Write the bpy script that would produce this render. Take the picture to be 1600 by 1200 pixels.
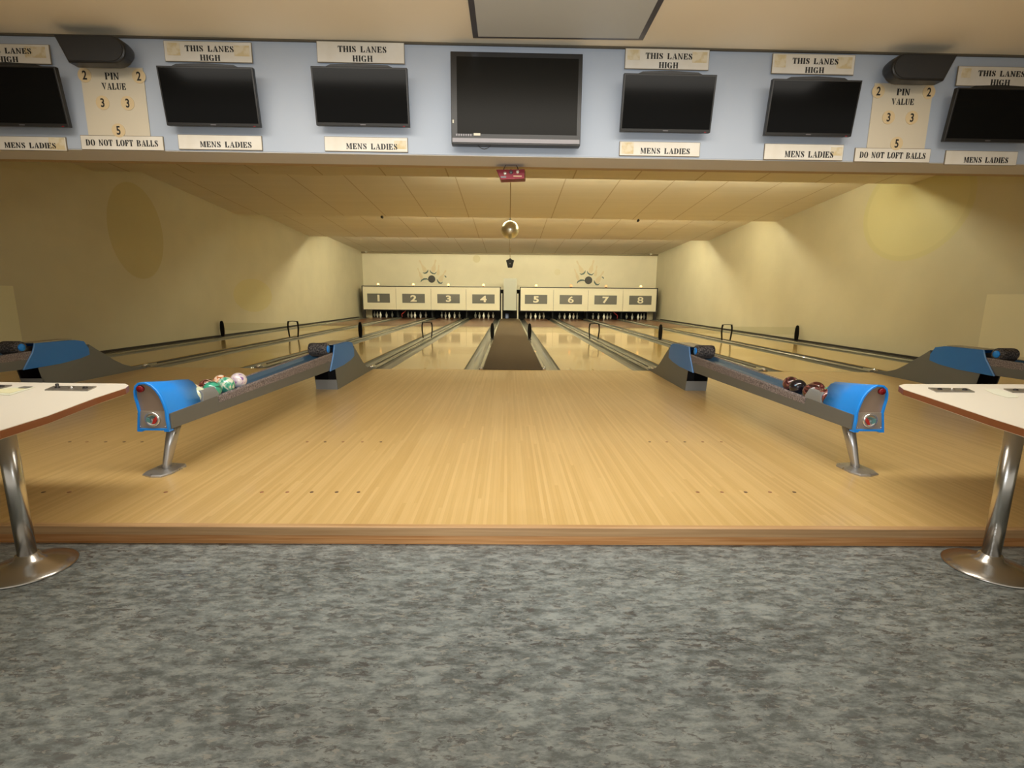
import bpy, bmesh, math, random
from mathutils import Matrix, Vector
random.seed(7)
for o in list(bpy.data.objects): bpy.data.objects.remove(o)
S = bpy.context.scene
COL = S.collection

# ------------------------------------------------------------------ camera
F = 761.438
YAW, PITCH, ROLL, EYE = -8.72664626e-03, 1.77577792e-01, 8.25317714e-03, 1.15
def cam_axes():
    cy, sy = math.cos(YAW), math.sin(YAW); cp, sp = math.cos(PITCH), math.sin(PITCH); cr, sr = math.cos(ROLL), math.sin(ROLL)
    base = Matrix(((1, 0, 0), (0, 0, -1), (0, 1, 0)))
    Ry = Matrix(((cy, 0, sy), (0, 1, 0), (-sy, 0, cy)))
    Rp = Matrix(((1, 0, 0), (0, cp, -sp), (0, sp, cp)))
    Rr = Matrix(((cr, -sr, 0), (sr, cr, 0), (0, 0, 1)))
    return Rr @ Rp @ Ry @ base          # world -> camera (x right, y down, z forward)
AX = cam_axes()
cam_d = bpy.data.cameras.new('camera'); cam = bpy.data.objects.new('camera', cam_d); COL.objects.link(cam)
cam_d.sensor_width = 36; cam_d.lens = F / 1600 * 36; cam_d.clip_end = 200; cam_d.clip_start = 0.02
r, d, fw = AX[0], AX[1], AX[2]
mw = Matrix(((r[0], -d[0], -fw[0], 0), (r[1], -d[1], -fw[1], 0), (r[2], -d[2], -fw[2], EYE), (0, 0, 0, 1)))
cam.matrix_world = mw
S.camera = cam
def at(px, py, **k):
    """point of the photograph carried onto the real plane X=, Y= or Z= it lies in"""
    v = AX.transposed() @ Vector(((px - 800) / F, (py - 600) / F, 1))
    a, val = next(iter(k.items())); i = 'XYZ'.index(a); c = (0, 0, EYE)
    t = (val - c[i]) / v[i]
    return Vector((c[0] + t * v[0], c[1] + t * v[1], c[2] + t * v[2]))

# ------------------------------------------------------------------ exposure, world, lights
vs = S.view_settings
vs.view_transform = 'Standard'; vs.look = 'None'; vs.gamma = 1; vs.use_curve_mapping = False; vs.exposure = 0.0
W = bpy.data.worlds.new('world'); S.world = W; W.use_nodes = True
W.node_tree.nodes['Background'].inputs[0].default_value = (1.0, 0.93, 0.80, 1)
W.node_tree.nodes['Background'].inputs[1].default_value = 0.6
def area(name, loc, rot, sx, sy, power, col, spread=180):
    l = bpy.data.lights.new(name, 'AREA'); l.shape = 'RECTANGLE'; l.size = sx; l.size_y = sy; l.energy = power; l.color = col
    l.spread = math.radians(spread)
    o = bpy.data.objects.new(name, l); o.location = loc; o.rotation_euler = rot; COL.objects.link(o); return o
# ceiling lamps of the seating area (above and behind the camera)
area('ceiling_lamp', (0.0, 2.6, 2.98), (0.30, 0, 0), 6.5, 0.8, 150, (1, 0.95, 0.86), 150)
area('ceiling_lamp', (0.0, -0.6, 2.98), (0, 0, 0), 6.0, 1.2, 12, (1, 0.96, 0.9))
# the photographer's flash
fl = bpy.data.lights.new('camera_flash', 'SPOT'); fl.energy = 270; fl.color = (0.9, 0.95, 1.0); fl.shadow_soft_size = 0.04
fl.spot_size = math.radians(118); fl.spot_blend = 1.0
flo = bpy.data.objects.new('camera_flash', fl); flo.location = (0.02, 0.0, 1.29); flo.rotation_euler = (math.radians(90 + 6.5), 0, math.radians(-3.5)); COL.objects.link(flo)

# ------------------------------------------------------------------ helpers
def tag(o, label=None, cat=None, group=None, kind=None):
    if label: o['label'] = label
    if cat: o['category'] = cat
    if group: o['group'] = group
    if kind: o['kind'] = kind
    return o
def empty(name, loc=(0, 0, 0), rz=0):
    o = bpy.data.objects.new(name, None); o.location = loc; o.rotation_euler = (0, 0, rz); o.empty_display_size = 0.1
    COL.objects.link(o); return o
class MB:
    def __init__(s): s.v = []; s.f = []; s.mi = []; s.sm = []
    def add(s, vs, fs, mi=0, smooth=False):
        n = len(s.v); s.v += [tuple(p) for p in vs]
        for f in fs: s.f.append([n + i for i in f]); s.mi.append(mi); s.sm.append(smooth)
        return s
    def box(s, x0, y0, z0, x1, y1, z1, mi=0):
        v = [(x, y, z) for z in (z0, z1) for y in (y0, y1) for x in (x0, x1)]
        return s.add(v, [(0, 2, 3, 1), (4, 5, 7, 6), (0, 1, 5, 4), (2, 6, 7, 3), (0, 4, 6, 2), (1, 3, 7, 5)], mi)
    def prism(s, poly, axis, a, b, mi=0, smooth=False, caps=True):
        """poly of 2D points extruded along axis from a to b; poly is (y,z), (x,z) or (x,y)"""
        def P(p, t): return {'X': (t, p[0], p[1]), 'Y': (p[0], t, p[1]), 'Z': (p[0], p[1], t)}[axis]
        n = len(poly); v = [P(p, a) for p in poly] + [P(p, b) for p in poly]
        s.add(v, [(i, (i + 1) % n, (i + 1) % n + n, i + n) for i in range(n)], mi, smooth)
        if caps: s.add(v, [tuple(range(n))[::-1], tuple(range(n, 2 * n))], mi)
        return s
    def loft(s, rings, mi=0, smooth=True, closed=True, caps=True):
        n = len(rings[0]); v = [p for r_ in rings for p in r_]; fs = []
        for k in range(len(rings) - 1):
            for i in range(n if closed else n - 1):
                j = (i + 1) % n; fs.append((k * n + i, k * n + j, (k + 1) * n + j, (k + 1) * n + i))
        s.add(v, fs, mi, smooth)
        if caps and closed: s.add(rings[0], [tuple(range(n))[::-1]], mi); s.add(rings[-1], [tuple(range(n))], mi)
        return s
    def lathe(s, prof, c=(0, 0, 0), n=32, mi=0, smooth=True, axis='Z'):
        rings = []
        for (r_, z) in prof:
            ring = []
            for i in range(n):
                a = 2 * math.pi * i / n
                p = (r_ * math.cos(a), r_ * math.sin(a), z)
                if axis == 'X': p = (p[2], p[0], p[1])
                if axis == 'Y': p = (p[0], p[2], p[1])
                ring.append((c[0] + p[0], c[1] + p[1], c[2] + p[2]))
            rings.append(ring)
        return s.loft(rings, mi, smooth)
    def tube(s, pts, r_, n=10, mi=0):
        pts = [Vector(p) for p in pts]; rings = []
        for i, p in enumerate(pts):
            t = (pts[min(i + 1, len(pts) - 1)] - pts[max(i - 1, 0)]).normalized()
            u = t.orthogonal().normalized() if i == 0 else (u - t * u.dot(t)).normalized()
            w = t.cross(u); rr = r_[i] if isinstance(r_, (list, tuple)) else r_
            rings.append([tuple(p + u * rr * math.cos(2 * math.pi * k / n) + w * rr * math.sin(2 * math.pi * k / n)) for k in range(n)])
        return s.loft(rings, mi)
    def sphere(s, c, r_, n=24, m=14, mi=0):
        prof = [(max(1e-4, r_ * math.sin(math.pi * k / m)), -r_ * math.cos(math.pi * k / m)) for k in range(m + 1)]
        return s.lathe(prof, c, n, mi)
    def mesh(s, name, mats):
        me = bpy.data.meshes.new(name); me.from_pydata(s.v, [], s.f)
        if not isinstance(mats, (list, tuple)): mats = [mats]
        for m in mats: me.materials.append(m)
        me.polygons.foreach_set('material_index', s.mi); me.polygons.foreach_set('use_smooth', s.sm)
        bm = bmesh.new(); bm.from_mesh(me); bmesh.ops.remove_doubles(bm, verts=bm.verts, dist=1e-6)
        bmesh.ops.recalc_face_normals(bm, faces=bm.faces); bm.to_mesh(me); bm.free(); me.update()
        return me
    def build(s, name, mats, parent=None, loc=None, bevel=0, seg=2):
        o = bpy.data.objects.new(name, s.mesh(name, mats)); COL.objects.link(o)
        if parent: o.parent = parent
        if loc: o.location = loc
        if bevel:
            m = o.modifiers.new('bevel', 'BEVEL'); m.width = bevel; m.segments = seg; m.limit_method = 'ANGLE'; m.angle_limit = 0.6
            for p in o.data.polygons: p.use_smooth = True
            w = o.modifiers.new('wn', 'WEIGHTED_NORMAL'); w.keep_sharp = True
        return o
def copy_tree(o, parent=None):
    c = o.copy(); COL.objects.link(c)
    if parent: c.parent = parent
    for ch in [x for x in bpy.data.objects if x.parent == o]: copy_tree(ch, c)
    return c

# ------------------------------------------------------------------ materials
def mat(name, col=(0.5, 0.5, 0.5), rough=0.5, metal=0, spec=0.5, coat=0, emit=None, estr=1):
    m = bpy.data.materials.new(name); m.use_nodes = True; b = m.node_tree.nodes['Principled BSDF']
    b.inputs['Base Color'].default_value = (*col, 1); b.inputs['Roughness'].default_value = rough
    b.inputs['Metallic'].default_value = metal; b.inputs['Specular IOR Level'].default_value = spec
    b.inputs['Coat Weight'].default_value = coat
    if emit: b.inputs['Emission Color'].default_value = (*emit, 1); b.inputs['Emission Strength'].default_value = estr
    return m
class NT:
    def __init__(s, m): s.t = m.node_tree; s.b = s.t.nodes['Principled BSDF']
    def n(s, typ, **k):
        x = s.t.nodes.new(typ)
        for a, v in k.items(): setattr(x, a, v)
        return x
    def l(s, a, b): s.t.links.new(a, b)
    def coord(s, scale=(1, 1, 1), rot=(0, 0, 0), loc=(0, 0, 0), kind='Object'):
        c = s.n('ShaderNodeTexCoord'); m = s.n('ShaderNodeMapping')
        m.inputs['Scale'].default_value = scale; m.inputs['Rotation'].default_value = rot; m.inputs['Location'].default_value = loc
        s.l(c.outputs[kind], m.inputs[0]); return m.outputs[0]
    def noise(s, vec, scale, detail=3, rough=0.5, dist=0):
        x = s.n('ShaderNodeTexNoise'); x.inputs['Scale'].default_value = scale; x.inputs['Detail'].default_value = detail
        x.inputs['Roughness'].default_value = rough; x.inputs['Distortion'].default_value = dist
        if vec is not None: s.l(vec, x.inputs['Vector'])
        return x.outputs['Fac']
    def ramp(s, fac, stops, interp='LINEAR'):
        x = s.n('ShaderNodeValToRGB'); x.color_ramp.interpolation = interp; e = x.color_ramp.elements
        e[0].position = stops[0][0]; e[0].color = (*stops[0][1], 1); e[1].position = stops[-1][0]; e[1].color = (*stops[-1][1], 1)
        for p, c in stops[1:-1]: q = e.new(p); q.color = (*c, 1)
        s.l(fac, x.inputs[0]); return x.outputs[0]
    def mix(s, fac, a, b, mode='MIX'):
        x = s.n('ShaderNodeMix', data_type='RGBA', blend_type=mode)
        for i, v in ((0, fac), (6, a), (7, b)):
            if hasattr(v, 'links'): s.l(v, x.inputs[i])
            elif isinstance(v, (int, float)): x.inputs[i].default_value = v
            else: x.inputs[i].default_value = (*v, 1)
        return x.outputs[2]
    def math(s, op, a, b=None, c=None):
        x = s.n('ShaderNodeMath', operation=op)
        for i, v in enumerate((a, b, c)):
            if v is None: continue
            if hasattr(v, 'links'): s.l(v, x.inputs[i])
            else: x.inputs[i].default_value = v
        return x.outputs[0]
    def sep(s, vec):
        x = s.n('ShaderNodeSeparateXYZ'); s.l(vec, x.inputs[0]); return x.outputs
    def col(s, c): s.l(c, s.b.inputs['Base Color'])
    def bump(s, h, strength=0.2, dist=0.01):
        x = s.n('ShaderNodeBump'); x.inputs['Strength'].default_value = strength; x.inputs['Distance'].default_value = dist
        s.l(h, x.inputs['Height']); s.l(x.outputs[0], s.b.inputs['Normal'])

def wood_strips(name, lo, mid, hi, strip=0.021, length=1.9, rough=0.25, coat=0.3, seam=0.25):
    m = mat(name, mid, rough, coat=coat); t = NT(m); m.node_tree.nodes['Principled BSDF'].inputs['Coat Roughness'].default_value = 0.06
    v = t.coord(); x, y, z = t.sep(v)[:3]
    k = t.math('FLOOR', t.math('DIVIDE', x, strip))
    wn = t.n('ShaderNodeTexWhiteNoise', noise_dimensions='1D'); t.l(k, wn.inputs['W'])
    yy = t.math('FLOOR', t.math('ADD', t.math('DIVIDE', y, length), t.math('MULTIPLY', wn.outputs['Value'], 7.3)))
    w2 = t.n('ShaderNodeTexWhiteNoise', noise_dimensions='2D'); cmb = t.n('ShaderNodeCombineXYZ')
    t.l(k, cmb.inputs[0]); t.l(yy, cmb.inputs[1]); t.l(cmb.outputs[0], w2.inputs['Vector'])
    c = t.ramp(w2.outputs['Value'], [(0, lo), (0.5, mid), (1, hi)])
    g = t.noise(t.coord((60, 1.6, 1)), 1.0, 4, 0.6)
    c = t.mix(0.35, c, t.ramp(g, [(0.3, lo), (0.7, hi)]))
    fx = t.math('FRACT', t.math('DIVIDE', x, strip)); ed = t.math('LESS_THAN', fx, 0.05)
    c = t.mix(t.math('MULTIPLY', ed, seam), c, tuple(a * 0.55 for a in lo))
    t.col(c); return m
M_APP = wood_strips('approach_maple', (0.54, 0.35, 0.125), (0.60, 0.40, 0.155), (0.68, 0.47, 0.20), rough=0.32, coat=0.25)
M_LANE = wood_strips('lane_maple', (0.50, 0.31, 0.085), (0.58, 0.38, 0.115), (0.66, 0.45, 0.15), rough=0.24, coat=0.65, seam=0.15)
M_DECK = wood_strips('pine_deck', (0.10, 0.038, 0.014), (0.13, 0.048, 0.018), (0.16, 0.060, 0.022), rough=0.28, coat=0.15)
M_OAK = mat('oak_edge', (0.55, 0.27, 0.09), 0.4)
t = NT(M_OAK); t.col(t.ramp(t.noise(t.coord((2, 20, 90)), 1.0, 5), [(0.3, (0.42, 0.17, 0.045)), (0.7, (0.66, 0.35, 0.14))]))
M_OAK2 = mat('oak_nosing', (0.55, 0.35, 0.17), 0.35)
t = NT(M_OAK2); t.col(t.ramp(t.noise(t.coord((1.5, 30, 60)), 1.0, 5), [(0.3, (0.40, 0.23, 0.10)), (0.7, (0.56, 0.35, 0.17))]))

def vinyl():
    m = mat('grey_vinyl', (0.2, 0.22, 0.2), 0.38, coat=0.1); t = NT(m)
    a = t.noise(t.coord((1, 2.4, 1)), 13, 9, 0.75, 0.2)
    b = t.noise(t.coord((1, 2.8, 1), loc=(7, 3, 0)), 17, 8, 0.72, 0.5)
    b2 = t.noise(t.coord((1, 2.6, 1), loc=(3, 5, 0)), 20, 8, 0.72, 0.5)
    d_ = t.noise(t.coord((1, 2.2, 1), loc=(1, 9, 0)), 3.0, 3, 0.5)
    c = t.ramp(a, [(0.41, (0.085, 0.096, 0.090)), (0.47, (0.150, 0.172, 0.166)), (0.53, (0.21, 0.235, 0.225)), (0.59, (0.30, 0.325, 0.305))])
    c = t.mix(t.ramp(b, [(0.555, (0, 0, 0)), (0.585, (0.85, 0.85, 0.85))]), c, (0.062, 0.052, 0.047))
    c = t.mix(t.ramp(b2, [(0.58, (0, 0, 0)), (0.61, (0.75, 0.75, 0.75))]), c, (0.34, 0.325, 0.275))
    c = t.mix(0.22, c, t.ramp(d_, [(0.38, (0.08, 0.084, 0.080)), (0.62, (0.26, 0.29, 0.28))]))
    t.col(c); return m
M_VINYL = vinyl()

def wall_paint(name, base, discs=(), boxes=(), planks=True, axis_u=1):
    """cream painted wall with faint horizontal board lines, discs and boxes of other paint (u = Y or X, w = Z)"""
    m = mat(name, base, 0.55); t = NT(m); v = t.coord(); c3 = t.sep(v); u, w = c3[axis_u], c3[2]
    n = t.noise(v, 1.3, 3)
    c = t.mix(0.25, base, t.ramp(n, [(0.35, tuple(a * 0.86 for a in base)), (0.65, tuple(min(1, a * 1.08) for a in base))]))
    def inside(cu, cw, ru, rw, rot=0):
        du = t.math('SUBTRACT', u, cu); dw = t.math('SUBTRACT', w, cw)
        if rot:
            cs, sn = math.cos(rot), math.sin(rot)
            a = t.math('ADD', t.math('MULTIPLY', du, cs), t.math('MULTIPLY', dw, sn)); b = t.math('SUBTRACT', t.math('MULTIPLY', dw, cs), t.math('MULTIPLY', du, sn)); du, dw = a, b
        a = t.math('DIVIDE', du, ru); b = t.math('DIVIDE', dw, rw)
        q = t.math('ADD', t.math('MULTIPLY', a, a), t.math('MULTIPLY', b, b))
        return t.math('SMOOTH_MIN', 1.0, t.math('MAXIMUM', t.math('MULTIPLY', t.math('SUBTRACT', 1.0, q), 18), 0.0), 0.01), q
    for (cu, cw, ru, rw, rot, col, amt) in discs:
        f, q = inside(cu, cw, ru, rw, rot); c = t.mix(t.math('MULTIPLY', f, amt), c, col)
    for (u0, u1, w0, w1, col, amt) in boxes:
        f = t.math('MULTIPLY', t.math('MULTIPLY', t.math('GREATER_THAN', u, u0), t.math('LESS_THAN', u, u1)), t.math('MULTIPLY', t.math('GREATER_THAN', w, w0), t.math('LESS_THAN', w, w1)))
        c = t.mix(t.math('MULTIPLY', f, amt), c, col)
    t.col(c)
    if planks:
        fz = t.math('FRACT', t.math('DIVIDE', w, 0.105)); e = t.math('LESS_THAN', fz, 0.08)
        t.bump(t.math('SUBTRACT', 1.0, e), 0.25, 0.004)
    return m
CREAM = (0.56, 0.51, 0.355)
YEL = (0.60, 0.53, 0.24)
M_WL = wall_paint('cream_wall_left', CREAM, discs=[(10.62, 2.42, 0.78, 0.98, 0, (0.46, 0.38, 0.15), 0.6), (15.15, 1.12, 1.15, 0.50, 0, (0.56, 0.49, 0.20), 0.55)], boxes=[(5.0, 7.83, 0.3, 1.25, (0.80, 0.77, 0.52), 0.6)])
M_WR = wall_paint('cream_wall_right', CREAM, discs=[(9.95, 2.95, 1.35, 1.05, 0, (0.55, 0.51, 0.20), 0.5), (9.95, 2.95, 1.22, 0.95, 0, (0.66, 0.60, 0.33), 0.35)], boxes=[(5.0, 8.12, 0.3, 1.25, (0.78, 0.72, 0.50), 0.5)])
M_WB = wall_paint('cream_wall_back', (0.76, 0.69, 0.50), discs=[(-1.7, 3.1, 0.2, 0.2, 0, (0.60, 0.50, 0.22), 0.5), (2.6, 2.45, 0.17, 0.17, 0, (0.62, 0.53, 0.26), 0.35)], axis_u=0, planks=False)

def ceil_mat():
    m = mat('ceiling_tiles', (0.68, 0.62, 0.51), 0.9, spec=0.1); t = NT(m); v = t.coord(); c3 = t.sep(v); x, y = c3[0], c3[1]
    fx = t.math('FRACT', t.math('DIVIDE', t.math('SUBTRACT', x, 0.022), 1.19)); a = t.math('LESS_THAN', fx, 0.022)
    fy = t.math('FRACT', t.math('DIVIDE', y, 0.6)); b = t.math('LESS_THAN', fy, 0.02)
    n = t.noise(v, 60, 3); n2 = t.noise(t.coord((0.3, 5, 1)), 1.0, 3)
    c = t.mix(0.25, (0.68, 0.62, 0.51), t.ramp(n2, [(0.35, (0.62, 0.56, 0.45)), (0.65, (0.74, 0.68, 0.57))]))
    c = t.mix(t.math('MULTIPLY', a, 0.6), c, (0.36, 0.26, 0.13)); c = t.mix(t.math('MULTIPLY', b, 0.13), c, (0.36, 0.26, 0.13))
    t.col(c); t.bump(n, 0.12, 0.003); return m
M_CEIL = ceil_mat()
M_HEAD = mat('pale_blue_paint', (0.41, 0.455, 0.52), 0.6)
t = NT(M_HEAD); t.col(t.mix(0.5, (0.41, 0.455, 0.52), t.ramp(t.noise(t.coord(), 0.9, 3), [(0.35, (0.375, 0.425, 0.50)), (0.65, (0.44, 0.475, 0.53))])))
M_SOFFIT = mat('beige_soffit', (0.56, 0.55, 0.53), 0.7)
M_TAN = mat('tan_trim', (0.36, 0.25, 0.12), 0.6)
M_FCEIL = mat('front_ceiling', (0.86, 0.74, 0.54), 0.8)
M_BOARD = mat('cream_board', (0.78, 0.71, 0.53), 0.45)
M_SIGN = mat('sign_board', (0.70, 0.64, 0.54), 0.5)
t = NT(M_SIGN); t.col(t.ramp(t.noise(t.coord(), 3.5, 4), [(0.35, (0.66, 0.59, 0.47)), (0.65, (0.76, 0.71, 0.62))]))
M_SIGNF = mat('sign_edge', (0.20, 0.16, 0.10), 0.5)
M_PAPER = mat('aged_tape', (0.72, 0.58, 0.32), 0.7)
t = NT(M_PAPER); t.col(t.ramp(t.noise(t.coord(), 22, 3), [(0.42, (0.70, 0.60, 0.42)), (0.6, (0.62, 0.49, 0.27))]))
M_INK = mat('black_ink', (0.012, 0.011, 0.010), 0.5)
M_DISC = mat('disc_ring', (0.66, 0.50, 0.28), 0.5)
M_PINSIGN = mat('pin_value_board', (0.62, 0.54, 0.40), 0.5)
M_PLATE = mat('grey_plate', (0.115, 0.11, 0.095), 0.45)
M_BLACK = mat('black_plastic', (0.012, 0.011, 0.010), 0.35)
M_SCREEN = mat('tv_screen', (0.004, 0.004, 0.004), 0.12, spec=0.12)
M_SCREEN2 = mat('tv_screen_large', (0.009, 0.008, 0.006), 0.3, spec=0.1)
M_SILVER = mat('silver_strip', (0.17, 0.16, 0.165), 0.35, metal=0.6)
M_DARK = mat('dark_paint', (0.018, 0.013, 0.010), 0.5)
M_POST = mat('black_post', (0.006, 0.005, 0.004), 0.6, spec=0.15)
M_PIT = mat('pit_black', (0.008, 0.008, 0.010), 0.8)
M_GUT = mat('gutter_grey', (0.17, 0.17, 0.14), 0.28, coat=0.4)
M_CAP = mat('capping_grey', (0.25, 0.24, 0.18), 0.25, coat=0.4)
M_CARPET = mat('brown_carpet', (0.085, 0.062, 0.038), 0.95, spec=0.1)
t = NT(M_CARPET); t.col(t.ramp(t.noise(t.coord(), 90, 3), [(0.35, (0.06, 0.042, 0.026)), (0.65, (0.12, 0.088, 0.055))]))
M_BLUE = mat('blue_plastic', (0.012, 0.28, 0.92), 0.35, coat=0.15)
M_BLUE_SHADED = mat('shaded_blue_plastic', (0.012, 0.17, 0.55), 0.4, coat=0.1)  # same blue plastic, with the shade on the lift covers put into its colour
M_BLUED = mat('blue_trough', (0.035, 0.10, 0.18), 0.45)
M_GREY = mat('charcoal_plastic', (0.135, 0.138, 0.128), 0.5)
M_GREYL = mat('light_grey_plastic', (0.24, 0.25, 0.25), 0.45)
M_SPECK = mat('speckled_pad', (0.13, 0.11, 0.10), 0.8)
t = NT(M_SPECK); t.col(t.ramp(t.noise(t.coord(), 110, 2), [(0.35, (0.085, 0.068, 0.068)), (0.65, (0.33, 0.28, 0.27))]))
M_CHROME = mat('brushed_steel', (0.62, 0.60, 0.57), 0.24, metal=1)
M_STEEL = mat('cast_aluminium', (0.52, 0.51, 0.50), 0.35, metal=0.85)
t = NT(M_STEEL); t.l(t.ramp(t.noise(t.coord((6, 6, 1)), 6, 4), [(0.3, (0.25, 0.25, 0.25)), (0.7, (0.5, 0.5, 0.5))]), t.b.inputs['Roughness'])
M_PANELB = mat('brown_end_panel', (0.30, 0.22, 0.16), 0.4)
M_RED = mat('red_button', (0.22, 0.008, 0.012), 0.25)
M_TOP = mat('cream_laminate', (0.86, 0.80, 0.68), 0.35, coat=0.15)
M_EDGE = mat('brown_table_edge', (0.22, 0.065, 0.02), 0.4)
M_PIN = mat('white_pin', (0.80, 0.78, 0.68), 0.3, coat=0.3)
M_LEAF = mat('paper_sheet', (0.72, 0.68, 0.42), 0.7)
M_DOORG = mat('pale_grey_panel', (0.50, 0.50, 0.42), 0.5)
M_POSTW = mat('white_post', (0.62, 0.57, 0.44), 0.5)
M_KICK = mat('cream_kickback', (0.46, 0.40, 0.26), 0.5)
M_BULB = mat('orange_lamp', (1, 0.5, 0.15), 0.4, emit=(1, 0.55, 0.18), estr=3.5)
M_BULB2 = mat('amber_lamp', (1, 0.4, 0.2), 0.4, emit=(1, 0.26, 0.09), estr=1.8)
M_REDBOX = mat('red_metal', (0.22, 0.018, 0.03), 0.3, metal=0.3)
M_LEDS = [mat('tube_glow', (1, 0.9, 0.6), 0.5, emit=(1.0, 0.95, 0.68), estr=e_) for e_ in (125, 135, 225)]
M_GLASS = mat('lens_glass', (0.85, 0.85, 0.82), 0.12, metal=0.9)
M_REDH = mat('red_hose', (0.35, 0.03, 0.025), 0.4)
M_MURB = mat('mural_teal', (0.06, 0.10, 0.085), 0.5)
M_MURP = mat('mural_pin', (0.70, 0.58, 0.36), 0.5)
M_MURK = mat('mural_black', (0.02, 0.017, 0.012), 0.5)
M_ACR = bpy.data.materials.new('clear_acrylic'); M_ACR.use_nodes = True
nt = M_ACR.node_tree; out = nt.nodes['Material Output']; nt.nodes.remove(nt.nodes['Principled BSDF'])
tr = nt.nodes.new('ShaderNodeBsdfTransparent'); gl = nt.nodes.new('ShaderNodeBsdfGlossy'); mx = nt.nodes.new('ShaderNodeMixShader')
tr.inputs[0].default_value = (0.96, 0.96, 0.93, 1); gl.inputs['Roughness'].default_value = 0.15; mx.inputs[0].default_value = 0.06
nt.links.new(tr.outputs[0], mx.inputs[1]); nt.links.new(gl.outputs[0], mx.inputs[2]); nt.links.new(mx.outputs[0], out.inputs[0])
def mirror_ball_mat():
    m = mat('mirror_tiles', (0.97, 0.93, 0.74), 0.3, metal=1); t = NT(m)
    v = t.coord(kind='Object'); t.bump(t.n('ShaderNodeTexVoronoi').outputs[0], 0.0); 
    return m
M_MIRROR = mirror_ball_mat()
def marble(name, a, b, c_=None, scale=14, th=0.5):
    m = mat(name, a, 0.12, coat=0.6); t = NT(m); n = t.noise(t.coord(), scale, 3, 0.5, 1.5)
    st = [(th - 0.06, a), (th + 0.03, b)] if c_ is None else [(th - 0.1, a), (th, b), (th + 0.1, c_)]
    t.col(t.ramp(n, st)); return m

# ------------------------------------------------------------------ room shell
CX = 0.08
XL, XR = -7.75, 7.90
Y_STEP, Y_FOUL, Y_MASK, Y_BACK = 2.30, 7.68, 25.4, 26.6
ZF = -0.10
def struct(name, mb, m, label=None, **k): o = mb.build(name, m, **k); o['kind'] = 'structure'; 
struct('floor', MB().box(XL - 0.6, -3.5, ZF - 0.1, XR + 0.6, Y_STEP + 0.02, ZF), M_VINYL)
# approach of maple strips with its oak nosing
DOTS = MB()
def dot(x, y): DOTS.lathe([(0.0001, 0.0), (0.011, 0.0), (0.011, 0.0012), (0.0001, 0.0012)], (x, y, 0.0), 12, mi=random.choice((0, 1, 1)))
struct('floor_approach', MB().box(XL - 0.6, Y_STEP + 0.03, -0.09, XR + 0.6, Y_FOUL, 0.0), M_APP)
struct('trim_1', MB().prism([(Y_STEP, -0.005), (Y_STEP + 0.006, 0.0), (Y_STEP + 0.03, 0.0), (Y_STEP + 0.03, -0.048), (Y_STEP, -0.048)], 'X', XL - 0.6, XR + 0.6), M_OAK2)
struct('trim_2', MB().box(XL - 0.6, Y_STEP + 0.012, ZF, XR + 0.6, Y_STEP + 0.03, -0.048), M_OAK)
for ys, pys in (('a', 690.5), ('b', 769)):
    for base in (((480, 508, 536, 566, 595, 1015, 1042, 1070, 1098, 1127, 109, 136, 165, 194, 222) if ys == 'a' else (409, 449, 487, 526, 560, 1090, 1128, 1165, 1203, 1241, 68, 108, 369 - 110)),):
        for px in base: p = at(px, pys, Z=0); dot(p.x, p.y)
struct('trim_3', DOTS, [mat('dark_dot', (0.10, 0.05, 0.03), 0.4), mat('brown_dot', (0.30, 0.12, 0.06), 0.4)])
# subfloor below gutters and the lane end
struct('floor_lane_bed', MB().box(XL - 0.4, Y_FOUL, -0.30, XR + 0.4, Y_BACK + 0.2, -0.16), M_PIT)
HT = 3.9
struct('wall_left', MB().box(XL - 0.15, Y_STEP + 0.4, -0.2, XL, Y_BACK + 0.3, HT), M_WL)
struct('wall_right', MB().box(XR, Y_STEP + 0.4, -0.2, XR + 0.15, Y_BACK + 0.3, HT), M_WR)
struct('wall_back', MB().box(XL - 0.15, Y_BACK, -0.2, XR + 0.15, Y_BACK + 0.15, HT), M_WB)
# side walls of the seating area, a little outside the lane walls
struct('wall_front_left', MB().box(XL - 0.7, -3.5, -0.2, XL - 0.55, Y_STEP + 0.55, HT), M_WL)
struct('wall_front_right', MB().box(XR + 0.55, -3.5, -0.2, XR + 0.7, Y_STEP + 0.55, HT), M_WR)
struct('wall_return_left', MB().box(XL - 0.7, Y_STEP + 0.4, -0.2, XL - 0.15, Y_STEP + 0.55, HT), M_WL)
struct('wall_return_right', MB().box(XR + 0.15, Y_STEP + 0.4, -0.2, XR + 0.7, Y_STEP + 0.55, HT), M_WR)
struct('baseboard_left', MB().box(XL, Y_FOUL + 0.1, 0.0, XL + 0.035, Y_MASK, 0.07), M_DARK)
struct('baseboard_right', MB().box(XR - 0.035, Y_FOUL + 0.1, 0.0, XR, Y_MASK, 0.07), M_DARK)
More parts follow.
